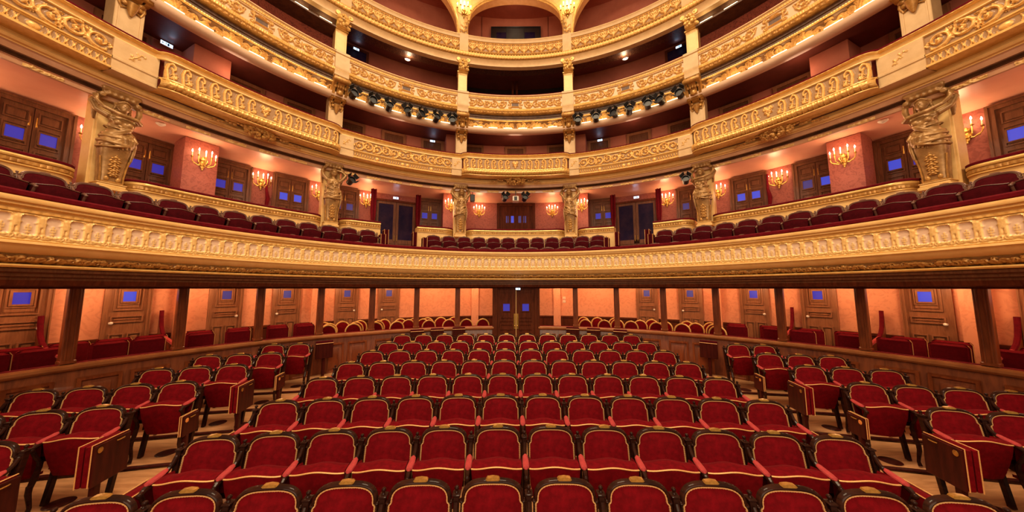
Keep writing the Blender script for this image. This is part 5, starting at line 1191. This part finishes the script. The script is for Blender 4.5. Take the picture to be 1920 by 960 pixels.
for p, rz, l, s_ in ((pol(-28.8, 9.9, 5.97), R_(28.8), 'lit exit sign over the left glass doors of the first tier', 1), (pol(29.2, 9.9, 5.99), R_(-29.2), 'lit exit sign over the right glass doors of the first tier', 1), ((0.06, 9.93, 2.37), 0, 'lit exit sign over the centre doors of the stalls', .72),
                 (pol(-66.5, 9.88, 8.66), R_(66.5), 'lit exit sign on the second tier at far left', 1.15), (pol(-20.8, 9.9, 8.62), R_(20.8), 'lit exit sign on the second tier left of centre', 1), (pol(21.4, 9.9, 8.64), R_(-21.4), 'lit exit sign on the second tier right of centre', 1),
                 (pol(-38.6, 9.88, 11.6), R_(38.6), 'lit exit sign over the corridor door of the third tier, left', 1), (pol(39.5, 9.88, 11.62), R_(-39.5), 'lit exit sign over the corridor door of the third tier, right', 1), (pol(-32.3, 9.9, 13.9), R_(32.3), 'lit exit sign in the gallery at left', .9), (pol(32.6, 9.9, 13.9), R_(-32.6), 'lit exit sign in the gallery at right', .9)):
    s_ *= .55; ex(p, rz, l, 'exit signs', scale=(s_, s_, s_))
    x, y, z = p; d = math.hypot(x, y - C1); add_light('exit_glow', 'POINT', (x * (d - .3) / d, C1 + (y - C1) * (d - .3) / d, z + .03), .5, (.5, .72, 1), .08)
def make_down():
    root = thing('downlight', '-', 'ceiling light'); mb = MB(); mb.lathe([(.12, .03), (.13, -.01), (.10, -.025), (.09, 0)], 20); mb.build('rim', 'white', root); mb = MB(); mb.lathe([(.001, -.03), (.06, -.025), (.09, -.005), (.09, .01), (.001, .01)], 16); mb.build('lens', 'lampwhite', root); return root
dl = Placer(make_down())
for p, l in ((pol(-27.8, 9.3, 11.60), 'lit downlight under the third tier ceiling, left'), (pol(28.4, 9.3, 11.60), 'lit downlight under the third tier ceiling, right'), (pol(0.1, 9.0, 15.19), 'lit downlight on the gallery ceiling over the centre')):
    dl(p, 0, l, 'ceiling downlights'); add_light('downlight_lamp', 'POINT', (p[0] * .97, C1 + (p[1] - C1) * .97, p[2] - .2), 10, (1, .74, .46), .1)
def make_smoke():
    root = thing('smoke_detector', '-', 'smoke detector'); mb = MB(); mb.lathe([(.001, -.05), (.05, -.048), (.085, -.02), (.085, .0)], 18); b_ = mb.build('body', 'white', root); mb = MB(); mb.lathe([(.03, -.052), (.035, -.06), (.001, -.06)], 12); mb.build('sensor', 'white', b_); return root
sm = Placer(make_smoke())
for a, nm in ((-67.8, 'left'), (68.7, 'right')): sm(pol(a, 9.0, 6.225), 0, 'white round smoke detector on the pink ceiling of the first tier, ' + nm, 'smoke detectors')

# ================================================================== LIGHT, WORLD, CAMERA
for a in (-85, -75.5, -66, -56.5, -47, -37.5, -28, -18.6, -9.8, 9.8, 18.9, 28.3, 37.9, 47.4, 57, 67, 76.5, 86):
    x, y, z = pol(a, 8.25, 2.54, C0); add_light('box_lamp', 'POINT', (x, y, z), BOX_W, (1, .65, .34), .18)
for a, r, z in STR:
    x, y, z2 = pol(a, r, z); add_light('strip_glow', 'POINT', (x, y, z2), STRIP_W, (1, .72, .36), .10)
for a in (-60, -30, 0, 30, 60):  # unseen points without fittings, weak fill inside second tier and gallery
    x, y, z = pol(a, 9.0, 8.3); add_light('tier_fill', 'POINT', (x, y, z), TIER_W, (1, .58, .34), .3)
    x, y, z = pol(a, 9.1, 13.4); add_light('gallery_fill', 'POINT', (x, y, z), TIER_W * 1.0, (1, .58, .36), .4)
# area lights added out of view to fill the hall: overhead and stage side
add_light('overhead_fill', 'AREA', (0, 3.4, 15.2), TOP_FILL_W, (1, .77, .49), 4.5, rot=(0, 0, 0))
add_light('stage_fill', 'AREA', (0, -4.5, 7.5), STAGE_W, (1, .76, .50), 9, rot=(R_(80), 0, 0), size_y=5)
w = bpy.data.worlds.new('auditorium'); SC.world = w; w.use_nodes = True
bg = w.node_tree.nodes['Background']; bg.inputs[0].default_value = (1, .66, .40, 1); bg.inputs[1].default_value = WORLD_S
cam = bpy.data.cameras.new('camera'); co = bpy.data.objects.new('camera', cam); COL.objects.link(co)
cam.sensor_width = 36; cam.lens = 590 / 1920 * 36; co.location = (-.127, 0, EYE); co.rotation_euler = (R_(95.8), 0, 0); cam.clip_start = .05
SC.camera = co
SC.view_settings.view_transform = 'Standard'; SC.view_settings.look = 'None'; SC.view_settings.exposure = 0; SC.view_settings.gamma = 1
cy = SC.cycles; cy.use_denoising = True; cy.max_bounces = 5; cy.diffuse_bounces = 3; cy.glossy_bounces = 2; cy.caustics_reflective = False; cy.caustics_refractive = False; cy.sample_clamp_indirect = 6; cy.use_light_tree = True
